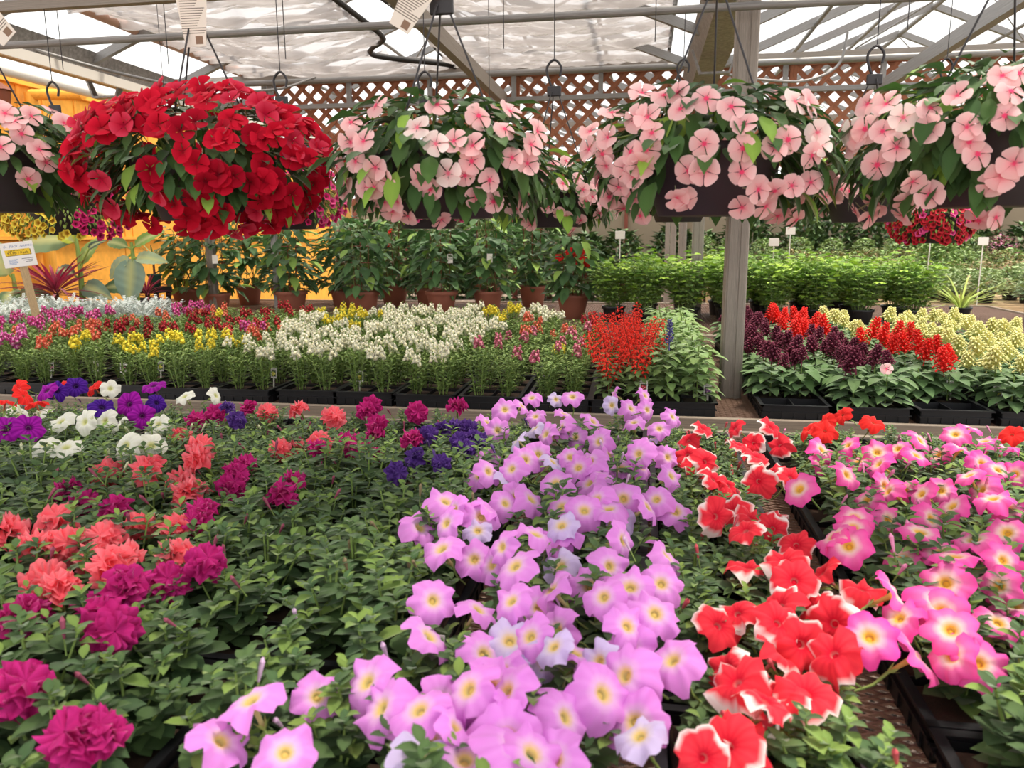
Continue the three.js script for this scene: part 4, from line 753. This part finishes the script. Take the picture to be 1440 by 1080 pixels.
// calibrachoa baskets: mats of tiny trumpets
const tinyBloom = (c, e) => variants(3, () => { const m = new Mesher(), n = 10, rows = []; for (const [h, rad, col] of [[-0.012, 0.002, e], [-0.002, 0.004, e], [0.001, 0.011, c]]) { const row = []; for (let i = 0; i < n; i++) { const a = (i / n) * 6.2832, q = rad * (1 + 0.12 * Math.cos(5 * a)); row.push(m.v(V(Math.cos(a) * q, h, Math.sin(a) * q), jitter(col, 0.08))); } if (rows.length) { const p = rows[rows.length - 1]; for (let i = 0; i < n; i++) m.q(p[i], row[i], row[(i + 1) % n], p[(i + 1) % n]); } rows.push(row); } return m.build(); });
const TINY = { yellow: tinyBloom(lin('#f2e04a'), lin('#b88a1c')), magenta: tinyBloom(lin('#e01f78'), lin('#a00a4c')), red: tinyBloom(lin('#d0142c'), lin('#8c0818')), rose: tinyBloom(lin('#ee5a9a'), lin('#c02a70')) };
function tinyBasket(label, c, r, top, choose, n, scale = 1) {
  const g = basketFrame('calibrachoa_basket', label, c, undefined, top, LINE_TOP), m = new Mesher();
  for (const l of moundLeaves(r, 1500)) smallLeaf(m, frame(l.p, l.d), rr(0.016, 0.028), 0.009, jitter(pick([lin('#6f8a3c'), lin('#8aa244')]), 0.15));
  part('foliage', m.build(), M.green, g).userData.kind = 'stuff';
  for (let k = 0; k < n; k++) {
    const y = 0.95 - 1.75 * ((k + 0.5) / n), a = ((k * 2.39996) % 6.28318) * 0.62 - 0.4 + rr(-0.2, 0.2), s = Math.sqrt(1 - y * y), set = choose(Math.cos(a) * s, y, Math.sin(a) * s); if (!set) continue;
    const f = part('flower', pick(set), M.bloom, g); f.position.set(Math.cos(a) * s * r[0], y * r[1], Math.sin(a) * s * r[2]); f.quaternion.setFromUnitVectors(UP, V(Math.cos(a) * s + rr(-0.3, 0.3), y * 0.6 + 0.4, Math.sin(a) * s + 0.3).normalize()); f.scale.setScalar(scale * rr(0.85, 1.15));
  }
  return g;
}
tinyBasket('mixed hanging basket of yellow and magenta calibrachoas by the yellow wall', [-2.32, 1.645, -2.85], [0.29, 0.17, 0.25], 2.06, (x, y, z) => (x > 0.55 ? TINY.magenta : TINY.yellow), 300, 1.3);
tinyBasket('hanging basket of small rose pink calibrachoas behind the crimson one', [-1.36, 1.66, -2.85], [0.24, 0.13, 0.22], 2.06, () => (rnd() < 0.5 ? TINY.rose : TINY.magenta), 190, 1.3);
tinyBasket('hanging basket of yellow and rose calibrachoas behind the round pink one', [-0.83, 1.66, -2.95], [0.22, 0.11, 0.2], 2.06, (x) => (x < -0.3 ? TINY.yellow : TINY.rose), 170, 1.25);
tinyBasket('small hanging basket of dark red blooms below the wide pink one', [1.27, 1.59, -3.8], [0.19, 0.15, 0.19], 2.2, () => (rnd() < 0.8 ? TINY.red : TINY.rose), 300, 1.3);
// care tags hanging on the basket hooks
function printTexture(w, h, draw) { const c = document.createElement('canvas'); c.width = w; c.height = h; draw(c.getContext('2d'), w, h); const t = new THREE.CanvasTexture(c); t.colorSpace = THREE.SRGBColorSpace; return t; }
const careTex = printTexture(128, 192, (x, w, h) => { x.fillStyle = '#e8e0d6'; x.fillRect(0, 0, w, h); x.fillStyle = '#6e645c'; for (let k = 0; k < 20; k++) x.fillRect(14, 44 + k * 6, 60 + ((k * 37) % 42), 2); x.fillRect(12, 30, 104, 6); x.fillStyle = '#8a6f5c'; x.fillRect(66, 166, 30, 20); });
const careMat = std(0xffffff, 0.8, { map: careTex });
function careTag(label, x, y, z, tilt) {
  const s = new THREE.Shape(); s.moveTo(-0.022, -0.075); s.lineTo(0.022, -0.075); s.lineTo(0.034, 0.03); s.lineTo(0.014, 0.05); s.lineTo(0.012, 0.085); s.lineTo(-0.012, 0.085); s.lineTo(-0.014, 0.05); s.lineTo(-0.034, 0.03);
  const g = new THREE.ExtrudeGeometry(s, { depth: 0.0012, bevelEnabled: false }), uv = g.attributes.uv, p = g.attributes.position;
  for (let k = 0; k < uv.count; k++) uv.setXY(k, (p.getX(k) + 0.034) / 0.068, (p.getY(k) + 0.075) / 0.16);
  const o = solo('care_tag', g, careMat, label, 'tag', 'paper care tags on the basket hooks'); o.position.set(x, y, z); o.rotation.set(0, 0.15, tilt);
}
careTag('cream paper care tag with fine print on the crimson basket hanger', -0.97, 1.985, -1.63, 0.03);
careTag('cream paper care tag with fine print on the round pink basket hanger', -0.468, 1.985, -1.62, -0.55);
careTag('cream paper care tag with fine print on the hanger by the yellow wall', -1.47, 2.0, -1.62, 0.75);
// bare drop lines without a basket
for (const [x, z] of [[-1.62, -3.46], [-0.62, -3.46], [0.02, -3.46], [1.0, -3.46], [-2.2, -3.46], [-2.75, -3.46], [1.45, -3.46], [-0.95, -4.8], [-3.1, -4.8]]) solo('drop_line', rod(V(x, 2.3, z), V(x, 3.05, z), 0.004), M.hanger, 'thin bare drop wire hanging from the roof near the basket pipe', 'wire', 'bare drop wires');

// ---------------------------------------------------------------- terracotta pots with climbing mandevillas
const mandPot = potLathe(0.15, 0.105, 0.22);
function mandevilla(x, z, h, label, s = 1, redFlowers = 0) {
  const g = thing('mandevilla_pot', label, 'potted plant', x, BENCH, z, rr(-0.4, 0.4), 'potted mandevillas under the lattice');
  const pot = part('pot', mandPot, M.terracotta, g); pot.scale.setScalar(s); part('soil', new THREE.CylinderGeometry(0.13 * s, 0.13 * s, 0.01, 16).translate(0, 0.19 * s, 0), M.soil, g);
  const tr = []; const top = 0.2 * s + h * 0.82;
  for (const dx of [-0.1, 0, 0.1]) tr.push(rod(V(dx * 0.7, 0.12, 0.02), V(dx, top, 0.02), 0.008));
  const trellis = part('trellis', merge(tr), M.trellis, g);
  for (let y = 0.35; y < top; y += 0.16) part('rung', rod(V(-0.12, y, 0.02), V(0.12, y, 0.02), 0.008), M.trellis, trellis);
  if (h > 0.71 && h < 0.76) part('hang_tag', box(0.055, 0.085, 0.002), M.paper, g).position.set(0.08, 0.55, 0.2);
  const stems = [];
  for (let k = 0; k < 5; k++) { const ph = rr(0, 6), pts = []; for (let j = 0; j <= 6; j++) { const t = j / 6; pts.push(V(0.09 * Math.cos(ph + t * 5), 0.18 + h * t, 0.02 + 0.07 * Math.sin(ph + t * 5))); } stems.push(pts); }
  stemsPart(stems, g, lin('#6a7a40'), 0.006);
  for (let k = 0; k < 120; k++) {
    const a = k * 2.39996 + rr(-0.3, 0.3), y = 0.24 + h * Math.pow(rnd(), 0.95) * rr(0.7, 1.05), R = rr(0.05, 0.22), L = rr(0.13, 0.2);
    leafMesh(pick(rnd() < 0.14 ? UNIT.mand.slice(8) : UNIT.mand.slice(0, 8)), V(Math.cos(a) * R, y, Math.sin(a) * R), V(Math.cos(a), rr(-0.7, 0.25), Math.sin(a)), L, L * rr(0.46, 0.6), M.leaf, g);
  }
  for (let k = 0; k < redFlowers; k++) { const f = part('flower', pick(BLOOM.red), M.petal, g); f.position.set(rr(-0.15, 0.15), 0.2 + h * rr(0.5, 1), rr(0, 0.16)); f.quaternion.setFromUnitVectors(UP, V(rr(-1, 1), 0.6, 1).normalize()); f.scale.setScalar(rr(0.9, 1.3)); }
}
const MAND = [[-4.86, -7.62, 0.66], [-4.32, -7.3, 0.74], [-3.9, -8.0, 0.8], [-3.5, -7.3, 0.68], [-3.12, -7.75, 0.74], [-2.74, -7.3, 0.7], [-2.75, -8.3, 0.85], [-2.3, -8.1, 0.8], [-1.98, -7.45, 0.72], [-1.55, -7.65, 0.72], [-1.2, -8.4, 0.8], [-4.5, -8.3, 0.85], [-3.4, -8.5, 0.85], [-1.75, -8.55, 0.85]].sort((a, b) => a[0] - b[0]);
MAND.forEach(([x, z, h], k) => mandevilla(x, z, h, k === 0 ? 'leafy potted mandevilla at the end of the row by the yellow wall' : `leafy mandevilla on a brown trellis, ${['first', 'second', 'third', 'fourth', 'fifth', 'sixth', 'seventh', 'eighth', 'ninth', 'tenth', 'eleventh', 'twelfth', 'thirteenth', 'fourteenth', 'fifteenth', 'sixteenth'][k]} pot from the yellow wall`, rr(0.92, 1.08), k === 7 ? 2 : 0));
mandevilla(-0.65, -7.2, 0.52, 'smaller red flowering mandevilla in a terracotta pot standing apart', 1, 7);

// ---------------------------------------------------------------- bushy green herbs in black pots
const herbGeo = variants(4, () => {
  const m = new Mesher(), cs = [lin('#a2c83c'), lin('#8cb43a'), lin('#b4d648'), lin('#7aa436')];
  for (let s = 0; s < 34; s++) {
    const az = s * 2.4, R = 0.21 * Math.sqrt((s + 0.5) / 34), H = rr(0.38, 0.52) - R * 0.5, top = V(Math.cos(az) * R * 1.1, H, Math.sin(az) * R * 1.1), base = V(Math.cos(az) * R * 0.3, 0, Math.sin(az) * R * 0.3);
    stemInto(m, [base, base.clone().lerp(top, 0.5).add(V(0, 0.02, 0)), top], 0.003, 0.0018, GREEN.stem, 3);
    for (let k = 0; k < 13; k++) { const t = 0.2 + 0.8 * (k / 12), p = base.clone().lerp(top, t), a = k * 2.4 + s, d = V(Math.cos(a), rr(-0.1, 0.6), Math.sin(a)), F = frame(p, d), c = jitter(pick(cs), 0.15); for (const [ox, oz, an] of [[0, 0.02, 0], [0, 0.012, 0.9], [0, 0.012, -0.9]]) smallLeaf(m, F.clone().multiply(frame(V(ox, 0, oz), V(Math.sin(an), 0, Math.cos(an)))), 0.052, 0.042, c); }
  }
  return m.build();
});
const herbPot = potLathe(0.1, 0.08, 0.14);
function herb(x, z, s, label) { const g = thing('herb_pot', label, 'potted herb', x, BENCH, z, rr(0, 6.28), 'bushy herbs on the bench under the lattice'); part('pot', herbPot, M.blackPlastic, g); const f = part('foliage', pick(herbGeo), M.leaf, g); f.position.y = 0.11; f.scale.set(s, s * rr(0.92, 1.06), s); f.userData.kind = 'stuff'; }
herb(-0.26, -6.95, 1, 'bushy bright green herb in a black pot at the end of its row');
for (let i = 0; i < 7; i++) for (let j = 0; j < 3; j++) { const x = 0.02 + i * 0.36 + rr(-0.02, 0.02), z = -6.85 - j * 0.42; if (Math.hypot(x - 0.47, z + 7.22) < 0.12) continue; if (i === 6 && j === 2) continue; herb(x, z, rr(0.95, 1.08), `bushy bright green herb in a black pot ${['in the herb row facing the salvias', 'in the middle herb row', 'in the hindmost herb row'][j]}`); }

// ---------------------------------------------------------------- plants against the yellow wall
function bigLeaf(L, W, c, { droop = 0.5, fold = 0.25, rib = lin('#b9c48a') } = {}) {
  const m = new Mesher(), n = 12, rows = [];
  for (let k = 0; k <= n; k++) {
    const t = k / n, w = (W / 2) * Math.pow(Math.sin(Math.PI * Math.min(1, 0.04 + 0.96 * Math.pow(t, 0.8))), 0.7), y = -droop * L * t * t, z = L * t * (1 - 0.25 * droop * t), row = [];
    for (const s of [-1, -0.5, 0, 0.5, 1]) row.push(m.v(V(s * w, y + fold * Math.abs(s) * w + 0.012 * (k % 2) * Math.abs(s) - 0.06 * W * s * s, z), s === 0 ? rib : jitter(c, 0.05 + 0.08 * (k % 2))));
    if (rows.length) for (let i = 0; i < 4; i++) m.q(rows[k - 1][i], row[i], row[i + 1], rows[k - 1][i + 1]);
    rows.push(row);
  }
  return m.build();
}
const nurseryPot = potLathe(0.12, 0.095, 0.19);
function canna(label, x, z, leaves, stemH) {
  const g = thing('banana_plant', label, 'banana plant', x, BENCH, z, 0, 'broad leaved plants by the yellow wall');
  part('pot', nurseryPot, M.blackPlastic, g); part('soil', new THREE.CylinderGeometry(0.105, 0.105, 0.01, 16).translate(0, 0.165, 0), M.soil, g);
  const m = new Mesher(); stemInto(m, [V(0, 0.15, 0), V(0.01, stemH * 0.6, 0), V(0, stemH, 0)], 0.03, 0.014, lin('#7f9a4a'), 7); part('stem', m.build(), M.green, g);
  for (const [y, dx, dy, dz, L, W, c, droop, pet] of leaves) {
    const d = V(dx, dy, dz).normalize(), b = V(0, y, 0), e = b.clone().addScaledVector(d, pet), mm = new Mesher(); stemInto(mm, [b, b.clone().lerp(e, 0.5), e], 0.012, 0.008, lin('#8fae52'), 5);
    const leaf = part('leaf', bigLeaf(L, W, lin(c), { droop }), M.leaf, g); frame(e, d, V(0.25, 0.5, 0.9)).decompose(leaf.position, leaf.quaternion, leaf.scale);
    const stalk = part('leaf_stalk', mm.build(), M.green, g); void stalk;
  }
}
canna('tall banana plant with a wide grey green leaf reaching behind the price sign', -5.06, -6.3, [[0.75, -1, 0.05, 0.12, 0.62, 0.3, '#6d8a66', 0.25, 0.04], [0.7, -0.35, 0.6, 0.3, 0.24, 0.15, '#b9c94a', 0.3, 0.03], [0.5, 0.6, 0.6, 0.2, 0.14, 0.06, '#4c5a50', 0.9, 0.24], [0.34, 1, -0.15, 0.4, 0.28, 0.19, '#7c9680', 0.5, 0.05], [0.4, -0.8, 0.5, 0.2, 0.26, 0.13, '#5a6a5c', 0.7, 0.06], [0.45, 0.5, 0.9, 0.1, 0.3, 0.12, '#86a35a', 0.5, 0.1]], 0.8);
canna('banana plant with one broad hanging leaf close to the small stand', -4.62, -6.45, [[0.62, -0.02, -1, 0.25, 0.42, 0.28, '#8aa593', 0.05, 0.05], [0.62, -0.75, -0.65, 0.3, 0.3, 0.13, '#a9bd9c', 0.3, 0.05], [0.66, 0.8, 0.55, 0.1, 0.3, 0.11, '#7fa552', 0.4, 0.05], [0.58, 1, 0.05, 0.3, 0.32, 0.13, '#a3b996', 0.35, 0.05], [0.66, -0.9, 0.4, 0.1, 0.28, 0.12, '#6f8f58', 0.5, 0.05], [0.3, -0.6, 0.2, 0.5, 0.26, 0.15, '#5a7a55', 0.7, 0.05]], 0.72);
canna('banana plant with light striped leaves at the edge of the yellow wall', -5.62, -6.15, [[0.4, -0.4, 0.8, 0.3, 0.42, 0.28, '#9fba82', 0.5, 0.05], [0.3, 0.3, -0.1, 0.8, 0.36, 0.22, '#52704c', 0.8, 0.05], [0.25, 0.9, 0.1, 0.3, 0.33, 0.2, '#6f8c6c', 0.8, 0.05]], 0.45);
const strapGeo = variants(4, () => { const m = new Mesher(); leafInto(m, new THREE.Matrix4(), 1, 0.075, jitter(lin('#8c2340'), 0.3), { fold: 0.5, droop: rr(0.1, 0.5), wide: 0.35 }); return m.build(); });
function cordyline(x, z, y0, n, L, label) {
  const g = thing('cordyline', label, 'cordyline', x, BENCH, z, 0, 'red cordylines by the yellow wall'); part('pot', nurseryPot, M.blackPlastic, g);
  part('stem', new THREE.CylinderGeometry(0.02, 0.025, y0, 8).translate(0, 0.16 + y0 / 2, 0), std(0x5a3326, 0.8), g);
  for (let k = 0; k < n; k++) { const a = k * 2.4, e = 0.15 + 1.3 * (1 - k / n); leafMesh(pick(strapGeo), V(Math.cos(a) * 0.015, 0.16 + y0 * 0.8 + 0.08 * (k / n), Math.sin(a) * 0.015), V(Math.cos(a), 1.5 - e, Math.sin(a)), L * rr(0.8, 1.1), L * 0.9, M.leaf, g); }
}
cordyline(-5.2, -6.15, 0.12, 56, 0.46, 'spiky burgundy cordyline behind the price sign');
cordyline(-4.72, -6.75, 0.04, 30, 0.26, 'low burgundy cordyline under the broad hanging leaf');
{
  const g = thing('plant_stand', 'small black stand against the yellow wall', 'stand', -4.98, BENCH, -7.2);
  part('top', rbox(0.3, 0.06, 0.26, 0, 0.24, 0), M.blackPlastic, g); for (const sx of [-1, 1]) for (const sz of [-1, 1]) part('leg', box(0.035, 0.21, 0.035, sx * 0.12, 0.105, sz * 0.1), M.blackPlastic, g);
  const d = thing('dracaena', 'young dracaena with narrow leaves in a small green pot', 'dracaena', -4.93, 1.03, -7.2);
  part('pot', potLathe(0.065, 0.05, 0.13), M.greenPot, d); part('stem', new THREE.CylinderGeometry(0.01, 0.012, 0.2, 6).translate(0, 0.2, 0), std(0x6a4636, 0.8), d);
  const grass = variants(3, () => { const m = new Mesher(); leafInto(m, new THREE.Matrix4(), 1, 0.07, jitter(lin('#7f8a52'), 0.25), { fold: 0.4, droop: 0.3, wide: 0.35 }); return m.build(); });
  for (let k = 0; k < 26; k++) { const a = k * 2.4; leafMesh(pick(grass), V(0, 0.22 + 0.08 * (k / 26), 0), V(Math.cos(a), 0.2 + k * 0.05, Math.sin(a)), rr(0.18, 0.26), 0.24, M.leaf, d); }
}
// ---------------------------------------------------------------- price sign on a stake
const signTex = printTexture(512, 440, (x, w, h) => {
  x.fillStyle = '#f6f4f4'; x.fillRect(0, 0, w, h); x.fillStyle = '#4a68a8'; x.font = 'italic 62px serif'; x.fillText('6 - Pack  Annuals', 44, 84);
  x.fillStyle = '#8a6a10'; x.fillRect(60, 134, 404, 104); x.fillStyle = '#f6cf2c'; x.fillRect(50, 122, 400, 104); x.fillStyle = '#4a2c10'; x.font = 'bold 60px sans-serif'; x.fillText('$3.99 / Pack', 84, 212);
  x.fillStyle = '#7a5a18'; for (let k = 0; k < 11; k++) x.fillRect(110 + k * 24, 136, 15, 16);
  x.fillStyle = '#7f9fd0'; for (let k = 0; k < 5; k++) x.fillRect(80, 300 + k * 20, 150 - ((k * 29) % 40), 9); x.fillStyle = '#5a5a66'; for (let k = 0; k < 3; k++) x.fillRect(290 + 26 * k, 296 + 30 * k, 190 - 40 * k, 10);
});
{
  const g = thing('price_sign', 'white and yellow price sign on a wooden stake among magenta snapdragons', 'sign', -3.86, BENCH, -4.42); g.rotation.set(0.02, 0.5, 0.11);
  part('stake', rbox(0.045, 0.6, 0.02, 0, 0.3, 0, 0.002), M.wood, g);
  const b = part('board', rbox(0.185, 0.155, 0.008, -0.005, 0.66, 0.014, 0.002), M.paper, g); const face = part('print', new THREE.PlaneGeometry(0.18, 0.15), std(0xffffff, 0.6, { map: signTex }), b); face.position.set(-0.005, 0.66, 0.0187);
}
// ---------------------------------------------------------------- plant labels stuck in the trays
const tagTex = (c1, c2) => printTexture(64, 96, (x) => { x.fillStyle = '#f3eeea'; x.fillRect(0, 0, 64, 96); x.fillStyle = '#6a6460'; x.fillRect(8, 8, 48, 3); x.fillRect(8, 15, 36, 3); x.fillStyle = '#39462c'; x.fillRect(8, 24, 48, 56); x.fillStyle = c1; for (const [a, b, r] of [[24, 44, 12], [42, 52, 12], [28, 64, 11]]) { x.beginPath(); x.arc(a, b, r, 0, 7); x.fill(); } x.fillStyle = c2; for (const [a, b] of [[24, 44], [42, 52], [28, 64]]) { x.beginPath(); x.arc(a, b, 3, 0, 7); x.fill(); } });
const TAGM = { red: std(0xffffff, 0.5, { map: tagTex('#c8203a', '#f3d6cc') }), purple: std(0xffffff, 0.5, { map: tagTex('#8a4a9c', '#f2e6a0') }), pink: std(0xffffff, 0.5, { map: tagTex('#e070a8', '#f6e08a') }), yellow: std(0xffffff, 0.5, { map: tagTex('#e2d84e', '#fff6d0') }) };
for (const [k, x, y, z, t, where] of TAGS) {
  const g = thing('plant_tag', `small white plant tag with a ${k} flower picture ${where}`, 'plant tag', x, y, z, t, 'plastic plant tags in the trays'); g.rotation.x = -0.12;
  part('stake', box(0.008, 0.07, 0.001, 0, -0.035, 0), M.paper, g); part('card', box(0.034, 0.05, 0.0012, 0, 0.025, 0), TAGM[k], g);
}
// a fallen periwinkle bloom and petals
{ const f = solo('fallen_flower', BLOOM.vinca[1], M.petal, 'fallen pink periwinkle bloom lying on the salvia leaves', 'flower'); f.position.set(0.955, 0.985, -3.2); f.quaternion.setFromUnitVectors(UP, V(-0.2, 0.5, 0.8).normalize()); }
// ---------------------------------------------------------------- beyond the lattice
const farMound = (cs, n, r, h, L) => { const m = new Mesher(); for (let k = 0; k < n; k++) { const a = k * 2.4, y = rnd(), s = Math.sqrt(1 - y * y); smallLeaf(m, frame(V(Math.cos(a) * s * r * rr(0.5, 1), y * h, Math.sin(a) * s * r * rr(0.5, 1)), V(Math.cos(a), rr(-0.1, 0.9), Math.sin(a))), L * rr(0.7, 1.2), L * 0.6, jitter(pick(cs), 0.18)); } return m.build(); };
const FAR = { pale: variants(3, () => farMound([lin('#9db27a'), lin('#b4c48e'), lin('#86a063')], 360, 0.2, 0.3, 0.07)), mid: variants(3, () => farMound([lin('#7c9a58'), lin('#94ad68')], 360, 0.2, 0.28, 0.06)), dark: variants(3, () => farMound([lin('#4b6738'), lin('#5d7a45'), lin('#3b552f')], 1000, 0.6, 1.0, 0.17)), rust: variants(2, () => farMound([lin('#8d9a5a'), lin('#a58a62'), lin('#7c9a58')], 320, 0.2, 0.28, 0.06)), pinkish: variants(2, () => farMound([lin('#a86a86'), lin('#7c8a58'), lin('#c07a98')], 300, 0.2, 0.25, 0.05)) };
function farBench(x0, x1, z0, z1, y, label) {
  const g = thing('far_bench', label, 'bench', 0, 0, 0, 0, 'wooden benches beyond the lattice');
  for (let z = z1; z <= z0; z += 0.16) part('slat', box(x1 - x0, 0.025, 0.12, (x0 + x1) / 2, y - 0.0125, z), M.wood, g);
  part('apron', box(x1 - x0, 0.1, 0.03, (x0 + x1) / 2, y - 0.07, z0 + 0.06), M.wood, g);
  for (let x = x0 + 0.1; x < x1; x += 1.5) for (const z of [z0, z1]) part('leg', box(0.07, y - 0.025, 0.07, x, (y - 0.025) / 2, z), M.wood, g);
}
farBench(1.6, 8.5, -9.7, -11.2, 0.72, 'weathered wooden bench of pale green seedlings beyond the lattice');
farBench(0.9, 10, -12.4, -13.9, 0.85, 'weathered wooden bench of reddish seedlings near the far posts');
farBench(0.9, 12, -15.4, -17, 1.0, 'weathered wooden bench by the dark shrubs at the far end');
const farPot = potLathe(0.1, 0.075, 0.14);
function farPlant(kind, x, y, z, s, label, group) { const g = thing('seedling_pot', label, 'seedling', x, y, z, rr(0, 6), group); part('pot', farPot, M.blackPlastic, g); const f = part('foliage', pick(FAR[kind]), M.green, g); f.position.y = 0.1; f.scale.setScalar(s); f.userData.kind = 'stuff'; }
for (let x = 1.9; x < 8.2; x += 0.42) for (const z of [-9.9, -10.4, -10.95]) farPlant('pale', x + rr(-0.05, 0.05), 0.72, z, rr(0.85, 1.1), 'pale green seedling in a pot on a wooden bench', 'pale seedlings beyond the lattice');
for (let x = 1.1; x < 9; x += 0.45) for (const z of [-12.6, -13.3]) farPlant(rnd() < 0.5 ? 'rust' : 'mid', x + rr(-0.05, 0.05), 0.85, z, rr(1, 1.3), 'reddish green seedling in a pot on a wooden bench', 'reddish seedlings beyond the lattice');
for (let x = 1.1; x < 11; x += 0.6) farPlant(x > 6.4 && x < 8 ? 'pinkish' : 'mid', x + rr(-0.05, 0.05), 1.0, -15.7, rr(1.2, 1.6), x > 6.4 && x < 8 ? 'pinkish seedling on the farthest wooden bench' : 'leafy green seedling on the farthest wooden bench', 'seedlings on the farthest bench');
{ const o = thing('hedge', 'dark green hedge along the far greenhouse wall', 'hedge', 0, 0, -19); for (let x = -7; x < 12; x += 0.95) { const f = part('foliage', pick(FAR.dark), M.green, o); f.position.set(x + rr(-0.2, 0.2), 0, rr(-0.4, 0.6)); f.rotation.y = rr(0, 6); f.scale.set(1.2, rr(1.5, 2.2), 1.2); f.userData.kind = 'stuff'; part('trunk', new THREE.CylinderGeometry(0.05, 0.07, 0.9, 7).translate(0, 0.45, 0), M.trellis, o).position.copy(f.position); } }
{ const o = thing('evergreen_bush', 'soft feathery green bush beyond the pale seedlings', 'bush', 4.2, 0.85, -12.2); const f = part('foliage', farMound([lin('#7d9c52'), lin('#93b064')], 900, 0.34, 0.62, 0.09), M.green, o); f.userData.kind = 'stuff'; part('pot', farPot, M.blackPlastic, o); }
// grassy plant and black pot at the end of the herb bench
{
  const g = thing('grass_pot', 'arching striped grass plant in a small black pot on the bench', 'grass plant', 2.78, BENCH, -7.4); part('pot', potLathe(0.085, 0.065, 0.12), M.blackPlastic, g);
  const blade = variants(4, () => { const m = new Mesher(); leafInto(m, new THREE.Matrix4(), 1, 0.035, jitter(lin('#a3b85a'), 0.2), { fold: 0.4, droop: rr(0.4, 1.1), wide: 0.3 }); return m.build(); });
  for (let k = 0; k < 44; k++) { const a = k * 2.4, e = rr(0.4, 2.2); leafMesh(pick(blade), V(Math.cos(a) * 0.02, 0.1, Math.sin(a) * 0.02), V(Math.cos(a), e, Math.sin(a)), rr(0.3, 0.55), 0.5, M.leaf, g); }
  const p = thing('black_nursery_pot', 'leafy plant in a large black nursery pot on the bench edge', 'potted plant', 3.4, BENCH, -7.35); part('pot', potLathe(0.13, 0.11, 0.25), M.blackPlastic, p); part('foliage', farMound([lin('#7d9c6a'), lin('#a3b88a')], 260, 0.2, 0.3, 0.08), M.leaf, p).position.y = 0.2;
}
for (const [x, y, z, label] of [[-0.28, 1.5, -9, 'small white label on a stick above the herb row beside the far posts'], [1.47, 1.41, -9.4, 'small white label on a stick behind the square steel post'], [1.75, 1.54, -10, 'small pale label on a stick among the pale seedlings'], [3.18, 1.44, -9.5, 'slanted white label on a stick beside the feathery bush'], [3.77, 1.41, -9.6, 'white label on a stick near the grassy plant']]) {
  const g = thing('label_stick', label, 'plant label', x, 0, z); part('stick', rod(V(0, 0, 0), V(0, y, 0), 0.012), M.whiteMetal, g); part('card', rbox(0.11, 0.09, 0.006, 0, y + 0.03, 0, 0.002), M.paper, g);
}

// ---------------------------------------------------------------- finish
scene.traverse((o) => { if (o.isMesh) { o.castShadow = true; o.receiveShadow = true; } });
renderer.render(scene, camera);
